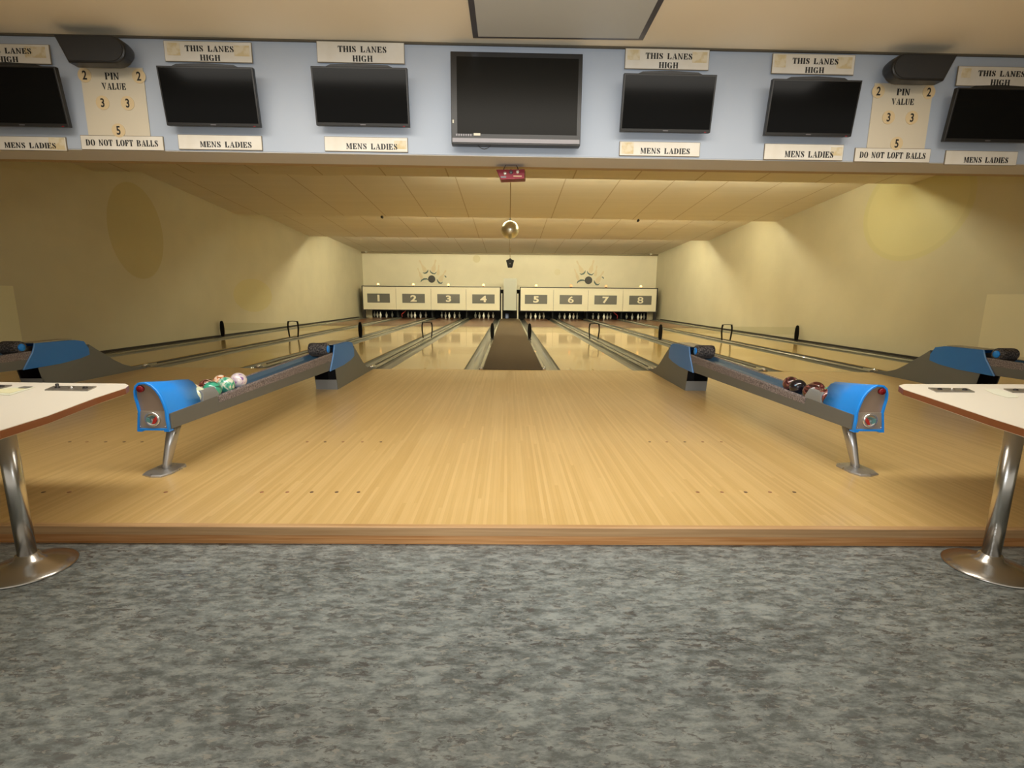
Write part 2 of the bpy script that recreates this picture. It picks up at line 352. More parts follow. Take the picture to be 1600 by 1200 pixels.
# saw-tooth ceiling over the lanes: every section drops towards the pins, lamps sit behind its low edge
LOW = 3.39
edges = [((XL, 9.70), (XR, 10.06)), ((XL, 14.55), (XR, 14.93)), ((XL, 19.70), (XR, 19.94)), ((XL, Y_BACK), (XR, Y_BACK))]
highs = [3.72, 3.76, 3.72, 3.68]
lows = [LOW, LOW, LOW, 3.41]
prev = ((XL, 4.30), (XR, 4.45))
for i, e in enumerate(edges):
    (xa, ya), (xb, yb) = prev; (xc, yc), (xd, yd) = e; hi, lo = highs[i], lows[i]
    g = 0.03 if i else 0
    v = [(xa, ya + g, hi), (xb, yb + g, hi), (xd, yd, lo), (xc, yc, lo)]
    v += [(p[0], p[1], p[2] + 0.03) for p in v]
    m = MB().add(v, [(0, 1, 2, 3), (4, 7, 6, 5), (0, 4, 5, 1), (1, 5, 6, 2), (3, 2, 6, 7), (0, 3, 7, 4)])
    if i < 3:   # riser behind the low edge
        m.add([(xc, yc, lo), (xd, yd, lo), (xd, yd, 3.9), (xc, yc, 3.9), (xc, yc + 0.02, lo), (xd, yd + 0.02, lo), (xd, yd + 0.02, 3.9), (xc, yc + 0.02, 3.9)],
              [(0, 1, 2, 3), (5, 4, 7, 6), (0, 4, 5, 1)])
    struct('ceiling', m, M_CEIL); prev = e
struct('ceiling_back_beam', MB().box(XL, Y_BACK - 0.12, 3.33, XR, Y_BACK, 3.41), mat('beam_paint', (0.30, 0.24, 0.14), 0.7))
# fluorescent tubes behind the low edges; some on the left are out
def tube_row(i, x0, x1, s=1.0, z=3.46):
    (xc, yc), (xd, yd) = edges[i]
    def yy(x): return yc + (yd - yc) * (x - xc) / (xd - xc) + 0.13
    n = max(1, round((x1 - x0) / 1.25))
    for k in range(n):
        a = x0 + (x1 - x0) * k / n + 0.02; b = x0 + (x1 - x0) * (k + 1) / n - 0.02
        o = MB().tube([(a, yy(a), z), (b, yy(b), z)], 0.019, 8).build('fluorescent_tube', M_LEDS[i])
        tag(o, 'lit fluorescent tube hidden behind the %s ceiling edge, %.1f m from the left wall' % (('first', 'second', 'third')[i], a - XL), 'light tube', 'fluorescent tubes in the ceiling recesses')
TUBES = [(0, -1.6, 7.0), (1, -3.6, 7.2), (2, -6.4, 7.0)]
for a in TUBES: tube_row(*a)

# ------------------------------------------------------------------ header (bulkhead) with the screens
HB = 0.018                                   # the bulkhead is a touch out of square
def hy(x): return 4.10 + HB * x
HZ0, HZ1 = 2.243, 3.03
hx0, hx1 = XL - 0.6, XR + 0.6
def slab(x0, x1, y0, y1, z0, z1):
    v = [(x, hy(x) + y, z) for z in (z0, z1) for y in (y0, y1) for x in (x0, x1)]
    return MB().add(v, [(0, 2, 3, 1), (4, 5, 7, 6), (0, 1, 5, 4), (2, 6, 7, 3), (0, 4, 6, 2), (1, 3, 7, 5)])
struct('wall_header', slab(hx0, hx1, 0.0, 0.02, HZ0, HZ1), M_HEAD)
struct('trim_4', slab(hx0, hx1, 0.005, 0.31, HZ0 - 0.006, HZ0 + 0.04), M_SOFFIT)
struct('trim_5', slab(hx0, hx1, 0.31, 0.40, HZ0 - 0.002, HZ0 + 0.05), M_TAN)
struct('wall_header_rear', slab(hx0, hx1, 0.30, 0.32, HZ0, HT), M_CEIL)
struct('ceiling_front', MB().box(hx0, -3.5, HZ1, hx1, 4.40, HZ1 + 0.05), M_FCEIL)
struct('trim_6', slab(hx0, hx1, -0.02, 0.0, HZ1 - 0.012, HZ1), mat('dark_line', (0.10, 0.08, 0.05), 0.6))

def hp(px, py, off=0.0):
    """photo point on the bulkhead's face (or a plane off metres in front of it)"""
    Y = 4.1
    for _ in range(6): p = at(px, py, Y=Y - off); Y = hy(p.x)
    return p
ang = math.atan(HB)
# stencil lettering ------------------------------------------------
def arc(cx, cy, rx, ry, a0, a1, n=10): return [(cx + rx * math.cos(math.radians(a0 + (a1 - a0) * k / n)), cy + ry * math.sin(math.radians(a0 + (a1 - a0) * k / n))) for k in range(n + 1)]
def R_(x0, y0, x1, y1): return [(x0, y0), (x1, y0), (x1, y1), (x0, y1)]
def stem(x, w=0.2): return [R_(x, 0, x + w, 1), R_(x - 0.05, 0, x + w + 0.05, 0.06), R_(x - 0.05, 0.94, x + w + 0.05, 1)]
def cres(cx, cy, rx, ry, side, th=0.2):
    s_ = 1 if side == 'R' else -1
    o_ = [(cx + s_ * abs(p[0]), cy + p[1]) for p in arc(0, 0, rx, ry, -88, 88)]
    i_ = [(cx + s_ * abs(p[0]), cy + p[1]) for p in arc(0, 0, rx - th, ry * 0.92, 86, -86)]
    return o_ + i_
GL = {
 'I': (0.32, stem(0.06)),
 'T': (0.74, [R_(0.27, 0, 0.47, 1), R_(0.2, 0, 0.54, 0.06), R_(0.0, 0.92, 0.24, 1), R_(0.5, 0.92, 0.74, 1), [(0, 0.68), (0.05, 0.68), (0.14, 0.95), (0, 1)], [(0.74, 0.68), (0.74, 1), (0.6, 0.95), (0.69, 0.68)]]),
 'H': (0.84, stem(0.06) + stem(0.56) + [R_(0.3, 0.46, 0.52, 0.53)]),
 'L': (0.68, stem(0.06) + [R_(0.3, 0, 0.62, 0.07), [(0.66, 0.34), (0.60, 0.34), (0.44, 0.04), (0.66, 0)]]),
 'E': (0.70, stem(0.06) + [R_(0.3, 0, 0.62, 0.07), R_(0.3, 0.93, 0.62, 1), R_(0.3, 0.47, 0.46, 0.54), [(0.66, 0.32), (0.61, 0.32), (0.48, 0.04), (0.66, 0)], [(0.64, 0.68), (0.59, 0.68), (0.46, 0.96), (0.64, 1)], R_(0.44, 0.36, 0.49, 0.64)]),
 'F': (0.66, stem(0.06) + [R_(0.3, 0.93, 0.6, 1), R_(0.3, 0.47, 0.46, 0.54), [(0.64, 0.66), (0.59, 0.66), (0.44, 0.96), (0.64, 1)], R_(0.44, 0.36, 0.49, 0.64)]),
 'N': (0.84, [R_(0.1, 0, 0.16, 0.9), R_(0.02, 0, 0.25, 0.06), [(0.0, 1), (0.24, 1), (0.72, 0.0), (0.56, 0.0)], R_(0.66, 0.1, 0.72, 1), R_(0.57, 0.94, 0.82, 1)]),
 'M': (1.0, [R_(0.08, 0, 0.13, 0.95), R_(0.0, 0, 0.22, 0.06), [(0.02, 1), (0.24, 1), (0.52, 0.1), (0.42, 0.0)], [(0.62, 1), (0.68, 1), (0.5, 0.1), (0.44, 0.02)], R_(0.7, 0, 0.9, 1), R_(0.64, 0, 0.96, 0.06), R_(0.7, 0.94, 0.96, 1)]),
 'A': (0.84, [[(0.40, 1), (0.52, 1), (0.80, 0.0), (0.56, 0.0)], [(0.34, 0.86), (0.39, 0.82), (0.16, 0.0), (0.10, 0.0)], R_(0.02, 0, 0.26, 0.06), R_(0.5, 0, 0.86, 0.06), R_(0.22, 0.28, 0.48, 0.34)]),
 'V': (0.80, [[(0.04, 1), (0.28, 1), (0.50, 0.08), (0.40, 0.0)], [(0.66, 1), (0.72, 1), (0.50, 0.12), (0.45, 0.02)], R_(-0.02, 0.94, 0.34, 1), R_(0.56, 0.94, 0.80, 1)]),
 'U': (0.82, [R_(0.08, 0.22, 0.28, 1), R_(0.02, 0.94, 0.34, 1), [(0.08, 0.24), (0.28, 0.24), (0.34, 0.08), (0.44, 0.0), (0.24, 0.02), (0.12, 0.1)], [(0.48, 0.0), (0.62, 0.06), (0.70, 0.24), (0.64, 0.24), (0.58, 0.1), (0.48, 0.05)], R_(0.64, 0.24, 0.70, 1), R_(0.56, 0.94, 0.78, 1)]),
 'O': (0.82, [cres(0.37, 0.5, 0.36, 0.52, 'L', 0.21), cres(0.43, 0.5, 0.36, 0.52, 'R', 0.21)]),
 'D': (0.82, stem(0.06) + [cres(0.36, 0.5, 0.42, 0.5, 'R', 0.22)]),
 'G': (0.86, [cres(0.38, 0.5, 0.37, 0.52, 'L', 0.22), R_(0.54, 0.0, 0.74, 0.42), R_(0.46, 0.38, 0.8, 0.44), [(0.68, 0.64), (0.64, 0.64), (0.46, 0.96), (0.68, 0.98)], R_(0.42, 0.0, 0.6, 0.05)]),
 'P': (0.76, stem(0.06) + [cres(0.34, 0.74, 0.38, 0.26, 'R', 0.2)]),
 'B': (0.80, stem(0.06) + [cres(0.34, 0.76, 0.36, 0.24, 'R', 0.19), cres(0.34, 0.26, 0.42, 0.26, 'R', 0.21)]),
 'S': (0.66, [[(0.04, 0.76), (0.10, 0.92), (0.22, 1.0), (0.30, 0.98), (0.24, 0.86), (0.30, 0.72), (0.56, 0.44), (0.62, 0.26), (0.56, 0.08), (0.42, 0.0), (0.34, 0.02), (0.42, 0.14), (0.36, 0.30), (0.10, 0.56)], [(0.56, 0.66), (0.52, 0.66), (0.36, 0.98), (0.56, 0.98)], [(0.06, 0.34), (0.10, 0.34), (0.28, 0.02), (0.06, 0.02)]]),
 ' ': (0.5, []),
}
def text_polys(txt, gap=0.12):
    x = 0; out = []
    for ch in txt:
        w, ps = GL[ch]
        out += [[(px + x, py) for px, py in p] for p in ps]; x += w + gap
    return out, x - gap
def lettering(parent, lines, z=0.0, depth=0.0015, name='lettering', m=None):
    """lines: (text, centre x, base z, height, total width) in the board's local X-Z plane; board front is -Y; a part per line"""
    for txt, cx, z0, h, wid in lines:
        w = text_polys(txt)[1]; k = wid / w; x = 0
        for word in txt.split(' '):
            mb = MB(); ps, ww = text_polys(word)
            for p in ps:
                mx = (min(q[0] for q in p) + max(q[0] for q in p)) / 2
                p = [(a + x + (0.022 if a > mx + 1e-4 else -0.022 if a < mx - 1e-4 else 0), b) for a, b in p]
                mb.prism([(cx + (a - w / 2) * k, z0 + b * h) for a, b in p], 'Y', z - depth, z)
            mb.build(name, m or M_INK, parent); x += ww + 0.12 + GL[' '][0] + 0.12
def font_mesh(txt, h, bold=0.0, xs=1.0, shear=0.0, depth=0.001):
    c = bpy.data.curves.new('glyph', 'FONT'); c.body = txt; c.size = 1; c.extrude = 0.01; c.offset = bold; c.align_x = 'CENTER'; c.shear = shear
    o = bpy.data.objects.new('glyph', c); COL.objects.link(o); bpy.context.view_layer.update()
    me = bpy.data.meshes.new_from_object(o.evaluated_get(bpy.context.evaluated_depsgraph_get())); bpy.data.objects.remove(o)
    ys = [v.co.y for v in me.vertices]; s = h / (max(ys) - min(ys)); cy = (max(ys) + min(ys)) / 2; xc = (max(v.co.x for v in me.vertices) + min(v.co.x for v in me.vertices)) / 2
    for v in me.vertices:
        x, y, z = v.co; v.co = ((x - xc) * s * xs, (-1 if z > 0 else 1) * depth / 2, (y - cy) * s)
    return me
def glyph(parent, txt, x, y, z, h, m, name='numeral', **k):
    me = font_mesh(txt, h, **k); me.name = name; me.materials.clear(); me.materials.append(m)
    o = bpy.data.objects.new(name, me); COL.objects.link(o); o.parent = parent; o.location = (x, y, z); return o

def sign(px0, px1, pyt, pyb, lines, name, label, cat, group, tapes=(), off=0.0):
    a = hp(px0, pyt); b = hp(px1, pyt); cpt = hp((px0 + px1) / 2, (pyt + pyb) / 2); top = hp((px0 + px1) / 2, pyt).z; bot = hp((px0 + px1) / 2, pyb).z
    w = b.x - a.x; h = top - bot
    root = empty(name, (cpt.x, hy(cpt.x) - 0.004 - off, (top + bot) / 2), ang); tag(root, label, cat, group)
    MB().box(-w / 2, -0.008, -h / 2, w / 2, 0.0, h / 2).build('board', M_SIGN, root)
    e = 0.0035
    MB().box(-w / 2 - e, -0.006, -h / 2 - e, w / 2 + e, 0.002, -h / 2).box(-w / 2 - e, -0.006, h / 2, w / 2 + e, 0.002, h / 2 + e).box(-w / 2 - e, -0.006, -h / 2, -w / 2, 0.002, h / 2).box(w / 2, -0.006, -h / 2, w / 2 + e, 0.002, h / 2).build('edging', M_SIGNF, root)
    lettering(root, [(t_, cx * w, z0 * h - h / 2, hh * h, ww * w) for t_, cx, z0, hh, ww in lines], z=-0.0085)
    for (x0, x1, z0, z1) in tapes:
        MB().box(x0 * w - w / 2, -0.0092, z0 * h - h / 2, x1 * w - w / 2, -0.008, z1 * h - h / 2).build('tape_patch', M_PAPER, root)
    return root
HI = [('THIS LANES', 0.02, 0.50, 0.30, 0.56), ('HIGH', 0.02, 0.04, 0.30, 0.23)]
ML = [('MENS LADIES', 0.07, 0.14, 0.42, 0.62)]
who = ['cut off at the left edge', 'above the screen left of the pin value board', 'above the screen just left of the big television', 'above the screen just right of the big television', 'above the screen left of the right-hand pin value board', 'cut off at the right edge']
who2 = ['cut off at the left edge', 'second from the left, beside the do-not-loft sign', 'just left of the big television', 'just right of the big television', 'left of the right-hand do-not-loft sign', 'right of the right-hand do-not-loft sign']
G1, G2 = 'this lanes high signs on the bulkhead', 'mens ladies signs on the bulkhead'
hs = [(-55, 82, 71.5, 100.5, [(0.72, 0.96, 0.3, 0.9)]), (260.5, 395.5, 68, 98.5, [(0.03, 0.18, 0.28, 0.92), (0.80, 0.98, 0.3, 0.85)]), (497.5, 632.5, 68.5, 100, []), (976, 1106, 79.5, 110, [(0.02, 0.17, 0.42, 0.95), (0.80, 0.98, 0.35, 0.9)]), (1204.5, 1332, 87.5, 117.5, [(0.02, 0.16, 0.3, 0.95), (0.78, 0.97, 0.3, 0.9)]), (1492, 1622, 107, 136.5, [(0.04, 0.15, 0.4, 0.9)])]
for k, (a, b, c, e, tp) in enumerate(hs): sign(a, b, c, e, HI, 'lane_record_sign', 'cream sign reading THIS LANES HIGH, ' + who[k], 'sign', G1, tp, off=0.012)
ms = [(-24, 105, 214.5, 235, [(0.8, 0.99, 0.05, 0.95)]), (280.5, 410, 212.5, 234, []), (508.5, 637, 215.5, 237, [(0.84, 0.99, 0.2, 0.8)]), (968, 1092.5, 223, 244, [(0.02, 0.17, 0.1, 0.95)]), (1193.5, 1316, 226.5, 250, [(0.84, 0.99, 0.3, 0.85)]), (1475.5, 1587, 237, 258, [])]
for k, (a, b, c, e, tp) in enumerate(ms): sign(a, b, c, e, ML, 'mens_ladies_sign', 'cream sign reading MENS LADIES, ' + who2[k], 'sign', G2, tp)
for k, (a, b, c, e) in enumerate([(129, 256.5, 213.5, 234.5), (1334.5, 1451.5, 233, 253.5)]):
    sign(a, b, c, e, [('DO NOT LOFT BALLS', 0.0, 0.26, 0.46, 0.88)], 'do_not_loft_sign', 'cream sign reading DO NOT LOFT BALLS under the %s pin value board' % ('left', 'right')[k], 'sign', 'do not loft balls signs')
def pin_value(px0, px1, pyt, pyb, side):
    a = hp(px0, pyb); b = hp(px1, pyb); top = hp((px0 + px1) / 2, pyt).z; bot = hp((px0 + px1) / 2, pyb).z
    w = b.x - a.x; h = top - bot; cx = (a.x + b.x) / 2
    root = empty('pin_value_board', (cx, hy(cx) - 0.003, (top + bot) / 2), ang)
    tag(root, 'beige PIN VALUE board with numbered discs, the %s of the two' % side, 'sign', 'pin value boards')
    MB().box(-w / 2, -0.006, -h / 2, w / 2, 0, h / 2).build('board', M_PINSIGN, root)
    lettering(root, [('PIN', 0.0, h * 0.32, h * 0.10, w * 0.22), ('VALUE', 0.01 * w, h * 0.175, h * 0.095, w * 0.38)], z=-0.0065)
    for n_, fx, fz in (('2', -0.43, 0.375), ('2', 0.43, 0.375), ('3', -0.20, -0.02), ('3', 0.20, -0.02), ('5', 0.0, -0.425)):
        rr = w * 0.108
        d_ = MB().lathe([(0.0001, 0.0), (rr, 0.0), (rr, 0.003), (0.0001, 0.003)], (0, 0, 0), 28, axis='Y', smooth=False).lathe([(rr * 0.88, -0.0006), (rr, -0.0006), (rr, 0.0), (rr * 0.88, 0.0)], (0, 0, 0), 28, mi=1, axis='Y', smooth=False).build('value_disc', [M_PINSIGN, M_DISC], root)
        d_.location = (fx * w, -0.0095, fz * h)
        glyph(d_, n_, 0, -0.001, 0, rr * 1.25, M_INK, bold=0.02, xs=0.8)
pin_value(140, 236, 106, 212.5, 'left'); pin_value(1353, 1443, 131, 232.5, 'right')

# televisions ------------------------------------------------------
def tv_small(px, pyt, pyb, wpx, label):
    """32 inch set hung with its top leaning out"""
    c = hp(px, (pyt + pyb) / 2, 0.12); a = hp(px - wpx / 2, (pyt + pyb) / 2, 0.12); b = hp(px + wpx / 2, (pyt + pyb) / 2, 0.12)
    w = b.x - a.x; top = hp(px, pyt, 0.15).z; bot = hp(px, pyb, 0.08).z; h = (top - bot) / math.cos(0.14)
    root = empty('television', (c.x, hy(c.x), (top + bot) / 2), ang); tag(root, label, 'television', 'small screens on the bulkhead')
    ca, sa = math.cos(0.14), math.sin(0.14)
    def T(x, y, z): return (x, -0.12 + y * ca - z * sa * 1.0, z * ca + y * sa)
    def tb(x0, y0, z0, x1, y1, z1):
        v = [T(x, y, z) for z in (z0, z1) for y in (y0, y1) for x in (x0, x1)]
        return MB().add(v, [(0, 2, 3, 1), (4, 5, 7, 6), (0, 1, 5, 4), (2, 6, 7, 3), (0, 4, 6, 2), (1, 3, 7, 5)])
    tb(-w / 2, 0.0, -h / 2, w / 2, 0.035, h / 2).build('casing', M_BLACK, root, bevel=0.004)
    tb(-w / 2 + 0.012, -0.002, -h / 2 + 0.022, w / 2 - 0.012, 0.001, h / 2 - 0.012).build('screen', M_SCREEN, root)
    tb(-0.02, -0.003, -h / 2 + 0.006, 0.02, 0.0, -h / 2 + 0.013).build('badge', M_SILVER, root)
    tb(w / 2 - 0.05, -0.003, -h / 2 + 0.0, w / 2 - 0.035, 0.0, -h / 2 + 0.006).build('standby_light', M_RED, root)
    m = MB()
    pts = [(-w * 0.36, 0), (-w * 0.30, 0.018), (0, 0.026), (w * 0.30, 0.018), (w * 0.36, 0)]
    v1 = [T(x, 0.01, h / 2 + z - 0.003) for x, z in pts]; v2 = [T(x, 0.05, h / 2 + z - 0.003) for x, z in pts]
    m.add(v1 + v2, [(0, 1, 2, 3, 4), (9, 8, 7, 6, 5)] + [(i, i + 5, (i + 1) % 5 + 5, (i + 1) % 5) for i in range(5)]).build('back_housing', M_BLACK, root)
    MB().box(-0.05, -0.085, -0.12, 0.05, 0.0, 0.12).build('wall_bracket', M_DARK, root)
    return root
tvl = ['small black screen cut off at the left edge', 'small black screen between the left pin value board and its neighbour', 'small black screen just left of the big television', 'small black screen just right of the big television', 'small black screen just left of the right pin value board', 'small black screen cut off at the right edge']
for (px, t_, b_, w_), lb in zip([(22, 102, 198, 148), (326, 103.5, 198, 148.5), (563.5, 104, 198, 148.5), (1043.5, 115, 207.5, 143.5), (1270, 123.5, 213.5, 138), (1554, 137, 223, 137)], tvl): tv_small(px, t_, b_, w_, lb)
def tv_big():
    a = hp(704.5, 150, 0.1); b = hp(909, 150, 0.1); top = hp(807, 82, 0.1).z; bot = hp(807, 226.5, 0.1).z
    w, h, cx = b.x - a.x, top - bot, (a.x + b.x) / 2
    root = empty('television', (cx, hy(cx) - 0.1, (top + bot) / 2), ang); tag(root, 'big black television in the middle of the bulkhead with silver strip below', 'television')
    MB().box(-w / 2, 0.0, -h / 2, w / 2, 0.07, h / 2).build('casing', M_BLACK, root, bevel=0.004)
    MB().box(-w / 2 + 0.045, -0.002, -h / 2 + 0.075, w / 2 - 0.03, 0.001, h / 2 - 0.035).build('screen', M_SCREEN2, root)
    MB().box(-w / 2 + 0.008, -0.006, -h / 2 + 0.012, w / 2 - 0.008, 0.002, -h / 2 + 0.042).build('silver_strip', M_SILVER, root)
    MB().box(-w / 2 + 0.17, -0.004, -h / 2 + 0.062, -w / 2 + 0.22, 0.0, -h / 2 + 0.078).build('sticker', M_POSTW, root)
    m = MB()
    for k in range(7): m.box(-w / 2 + 0.035 + k * 0.018, -0.004, -h / 2 + 0.058, -w / 2 + 0.045 + k * 0.018, 0.0, -h / 2 + 0.072)
    m.build('badge', M_SILVER, root)
    MB().box(-w / 2 + 0.01, -0.004, -h * 0.27, -w / 2 + 0.02, 0.0, -h * 0.235).build('side_label', M_POSTW, root)
    MB().tube([(-0.28 + 0.11 * k / 8 - 0.02, 0.03, -h / 2 + 0.005 - 0.03 * math.sin(math.pi * k / 8)) for k in range(9)], 0.002, 6).build('cable_loop', M_BLACK, root)
    MB().box(-0.2, 0.06, -0.15, 0.2, 0.095, 0.15).build('wall_bracket', M_DARK, root)
tv_big()
# loudspeakers -----------------------------------------------------
def speaker(px, py, side, label):
    c = hp(px, py, 0.15); root = empty('loudspeaker', (c.x, hy(c.x) - 0.005, c.z), ang); tag(root, label, 'loudspeaker', 'black loudspeakers on the bulkhead')
    s = side   # +1: round end towards +X
    h = 0.092; L = 0.235
    poly = [(-s * (L + 0.02), h), (-s * (L - 0.06), -h)] + [(s * (L - 0.10 + 0.10 * math.cos(a)), h * math.sin(a)) for a in [math.radians(-90 + 15 * k) for k in range(13)]]
    pb = [(x * 0.92, z * 0.75 + 0.02) for x, z in poly]
    MB().loft([[(x, -0.045, z) for x, z in pb], [(x, -0.09, z * 1.0) for x, z in poly], [(x, -0.165, z) for x, z in poly], [(x * 0.97, -0.175, z * 0.94) for x, z in poly]], smooth=False).build('cabinet', M_BLACK, root, bevel=0.006, seg=2)
    MB().prism([(x * 0.93, z * 0.86) for x, z in poly], 'Y', -0.178, -0.174).build('grille', mat('speaker_grille', (0.02, 0.019, 0.018), 0.7), root)
    MB().box(-0.03, -0.05, -0.04, 0.03, 0.0, 0.04).build('mounting_bracket', M_DARK, root)
speaker(147, 79, 1, 'black loudspeaker with one rounded end above the left pin value board')
speaker(1437, 107, -1, 'black loudspeaker with one rounded end above the right pin value board')
# ceiling fixture behind the camera's top edge, seen above the bulkhead
a = at(995, 66, Z=HZ1 - 0.02)
t0 = empty('ceiling_light', (0.35, a.y - 0.35, HZ1), 0); tag(t0, 'grey framed ceiling light above the big television', 'ceiling light')
MB().box(-0.62, -0.3, -0.03, 0.62, 0.3, 0).build('frame', M_SILVER, t0); MB().box(-0.58, -0.27, -0.034, 0.58, 0.27, -0.028).build('diffuser', mat('dim_diffuser', (0.5, 0.5, 0.46), 0.6), t0)

# red party light hung under the bulkhead ---------------------------
pl = empty('party_light', (0.015, 4.36, 2.155)); tag(pl, 'red effect light box hanging by a bracket under the bulkhead', 'stage light')
MB().add([(-0.125, -0.05, 0.035), (0.115, -0.05, 0.04), (0.125, 0.06, 0.04), (-0.115, 0.06, 0.035), (-0.085, -0.05, -0.045), (0.112, -0.05, -0.035), (0.125, 0.06, -0.035), (-0.085, 0.06, -0.045)],
         [(0, 1, 2, 3), (4, 7, 6, 5), (0, 4, 5, 1), (1, 5, 6, 2), (2, 6, 7, 3), (3, 7, 4, 0)]).build('housing', M_REDBOX, pl, bevel=0.004)
MB().tube([(-0.06, 0, 0.03), (-0.06, 0, 0.05), (-0.045, 0, 0.085), (0.045, 0, 0.085), (0.06, 0, 0.05), (0.06, 0, 0.03)], 0.004, 8).build('bracket', M_DARK, pl)
for x_, m_, z_ in ((-0.05, M_GLASS, 0.005), (0.0, M_SILVER, 0.015), (0.055, M_GLASS, 0.018)): MB().lathe([(0.0001, -0.056), (0.013, -0.056), (0.016, -0.048), (0.0001, -0.048)], (x_, 0, z_), 16, axis='Y').build('lens', m_, pl)
MB().box(-0.085, -0.053, -0.03, -0.04, -0.049, -0.018).build('label_strip', M_SILVER, pl); MB().box(0.02, -0.053, -0.02, 0.09, -0.049, -0.012).build('label_strip', M_DISC, pl)

# mirror ball --------------------------------------------------------
mbx = empty('mirror_ball', (0.022, 9.0, 2.317)); tag(mbx, 'golden looking mirror ball hanging on a wire over the lanes', 'mirror ball')
R0 = 0.158
m = MB(); NR = 18
for i in range(NR):
    a0, a1 = math.pi * i / NR, math.pi * (i + 1) / NR; am = (a0 + a1) / 2; nn = max(4, int(36 * math.sin(am)))
    for k in range(nn):
        b0, b1 = 2 * math.pi * k / nn, 2 * math.pi * (k + 0.93) / nn; a1s = a0 + (a1 - a0) * 0.93
        m.add([(R0 * math.sin(a) * math.cos(b), R0 * math.sin(a) * math.sin(b), R0 * math.cos(a)) for a, b in ((a0, b0), (a0, b1), (a1s, b1), (a1s, b0))], [(3, 2, 1, 0)])
m.build('mirror_tiles', M_MIRROR, mbx); MB().sphere((0, 0, 0), R0 * 0.985, 24, 14).build('core', mat('ball_core', (0.5, 0.45, 0.3), 0.4, metal=0.6), mbx)
MB().lathe([(0.012, R0 - 0.01), (0.018, R0), (0.018, R0 + 0.025), (0.006, R0 + 0.04)], (0, 0, 0), 16).build('hanger_cap', M_STEEL, mbx)
MB().tube([(0, 0, R0 + 0.03), (0, 0, 3.43 - 2.317)], 0.004, 6).build('wire', M_TAN, mbx)
# star shaped speaker hung at the far end
sp = empty('hanging_speaker', (0.071, 24.5, 2.76)); tag(sp, 'dark pentagon shaped speaker hanging on a pole by the back wall', 'loudspeaker')
MB().prism([(-0.20, 0.13), (-0.08, 0.17), (0.0, 0.24), (0.08, 0.17), (0.20, 0.13), (0.17, 0.02), (0.11, -0.22), (-0.11, -0.22), (-0.17, 0.02)], 'Y', -0.1, 0.1).build('cabinet', M_POST, sp, bevel=0.02)
MB().tube([(0, 0, 0.2), (0, 0, 3.49 - 2.76)], 0.014, 8).build('pole', M_TAN, sp)
MB().lathe([(0.0001, -0.105), (0.03, -0.105), (0.03, -0.1), (0.0001, -0.1)], (0, 0, -0.03), 12, axis='Y').build('emblem', M_SILVER, sp)
# small spot lights and cameras at the ceiling
for k, (px, py, Y, m_, lb) in enumerate([(597, 339, 14.6, M_DARK, 'small dark spotlight on the second ceiling edge, left of centre'), (997, 344.5, 14.75, M_DARK, 'small dark spotlight on the second ceiling edge, right of centre'), (572, 393, 26.2, M_POSTW, 'small pale camera in the back left corner'), (1017, 397, 26.2, M_POSTW, 'small pale camera in the back right corner')]):
    p = at(px, py, Y=Y); r_ = empty('spotlight' if k < 2 else 'security_camera', (p.x, Y, p.z)); tag(r_, lb, 'spotlight' if k < 2 else 'camera', 'spotlights on the ceiling edge' if k < 2 else 'cameras in the back corners')
    s_ = 1.0 if k < 2 else 1.7
    MB().lathe([(0.0001, -0.06 * s_), (0.03 * s_, -0.06 * s_), (0.035 * s_, 0.03 * s_), (0.0001, 0.04 * s_)], (0, 0, -0.01), 14, axis='Y').build('body', m_, r_)
    MB().box(-0.012, -0.012, 0.0, 0.012, 0.012, max(0.06, (3.38 if k < 2 else 3.40) - p.z)).build('bracket', M_DARK, r_)

# ------------------------------------------------------------------ lanes
PITCH_L = 1.79; HWL = 0.58; GUT = 0.24
LX = [-6.65, -4.86, -3.07, -1.28, 1.42, 3.21, 5.00, 6.79]
Y_DECK = 25.0
for i, x in enumerate(LX):
    root = empty('bowling_lane', (x, Y_FOUL, 0)); tag(root, 'glossy maple bowling lane running to the pins under number %d' % (i + 1), 'bowling lane', 'the eight bowling lanes')
    s_ = MB().box(-HWL, 0.006, -0.08, HWL, Y_MASK + 1.1 - Y_FOUL, 0.0).build('lane_surface', M_LANE, root)
    MB().box(-HWL, 0.0, -0.08, HWL, 0.006, 0.0005).build('foul_line', M_OAK, root)
    MB().box(-HWL, 18.8 - Y_FOUL, 0.0002, HWL, Y_MASK + 1.1 - Y_FOUL, 0.0012).build('pin_deck', M_DECK, root)
    for sd in (-1, 1):
        n = 8; x0 = HWL + 0.002; x1 = HWL + GUT
        prof = [(x0, -0.005)] + [((x0 + x1) / 2 - (x1 - x0) / 2 * math.cos(math.pi * k / n), -0.012 - 0.085 * math.sin(math.pi * k / n)) for k in range(n + 1)] + [(x1, -0.005), (x1, -0.12), (x0, -0.12)]
        prof = [(sd * a, b) for a, b in prof]
        MB().prism(prof, 'Y', 0.0, Y_MASK + 0.9 - Y_FOUL, smooth=False).build('gutter', M_GUT, root)
def capping(x0, x1, label, raised=0.03, y0=Y_FOUL, rail=True, y1=Y_MASK + 0.8):
    root = empty('lane_divider', ((x0 + x1) / 2, y0, 0)); tag(root, label, 'lane divider', 'dividers between the gutters'); w = (x1 - x0) / 2
    L = y1 - y0
    MB().prism([(-w, -0.16), (-w, raised * 0.4), (-w * 0.7, raised), (w * 0.7, raised), (w, raised * 0.4), (w, -0.16)], 'Y', 0.04, L).build('cover', M_CAP, root)
    if rail: MB().box(-w * 0.16, 0.3, raised, w * 0.16, L, raised + 0.008).build('ridge', M_DARK, root)
    MB().lathe([(0.0001, -0.03), (0.022, -0.03), (0.026, 0.0), (0.026, 0.05), (0.0001, 0.05)], (0, 0.02, raised + 0.0), 14, axis='Y').build('end_bumper', M_GLASS, root)
    return root
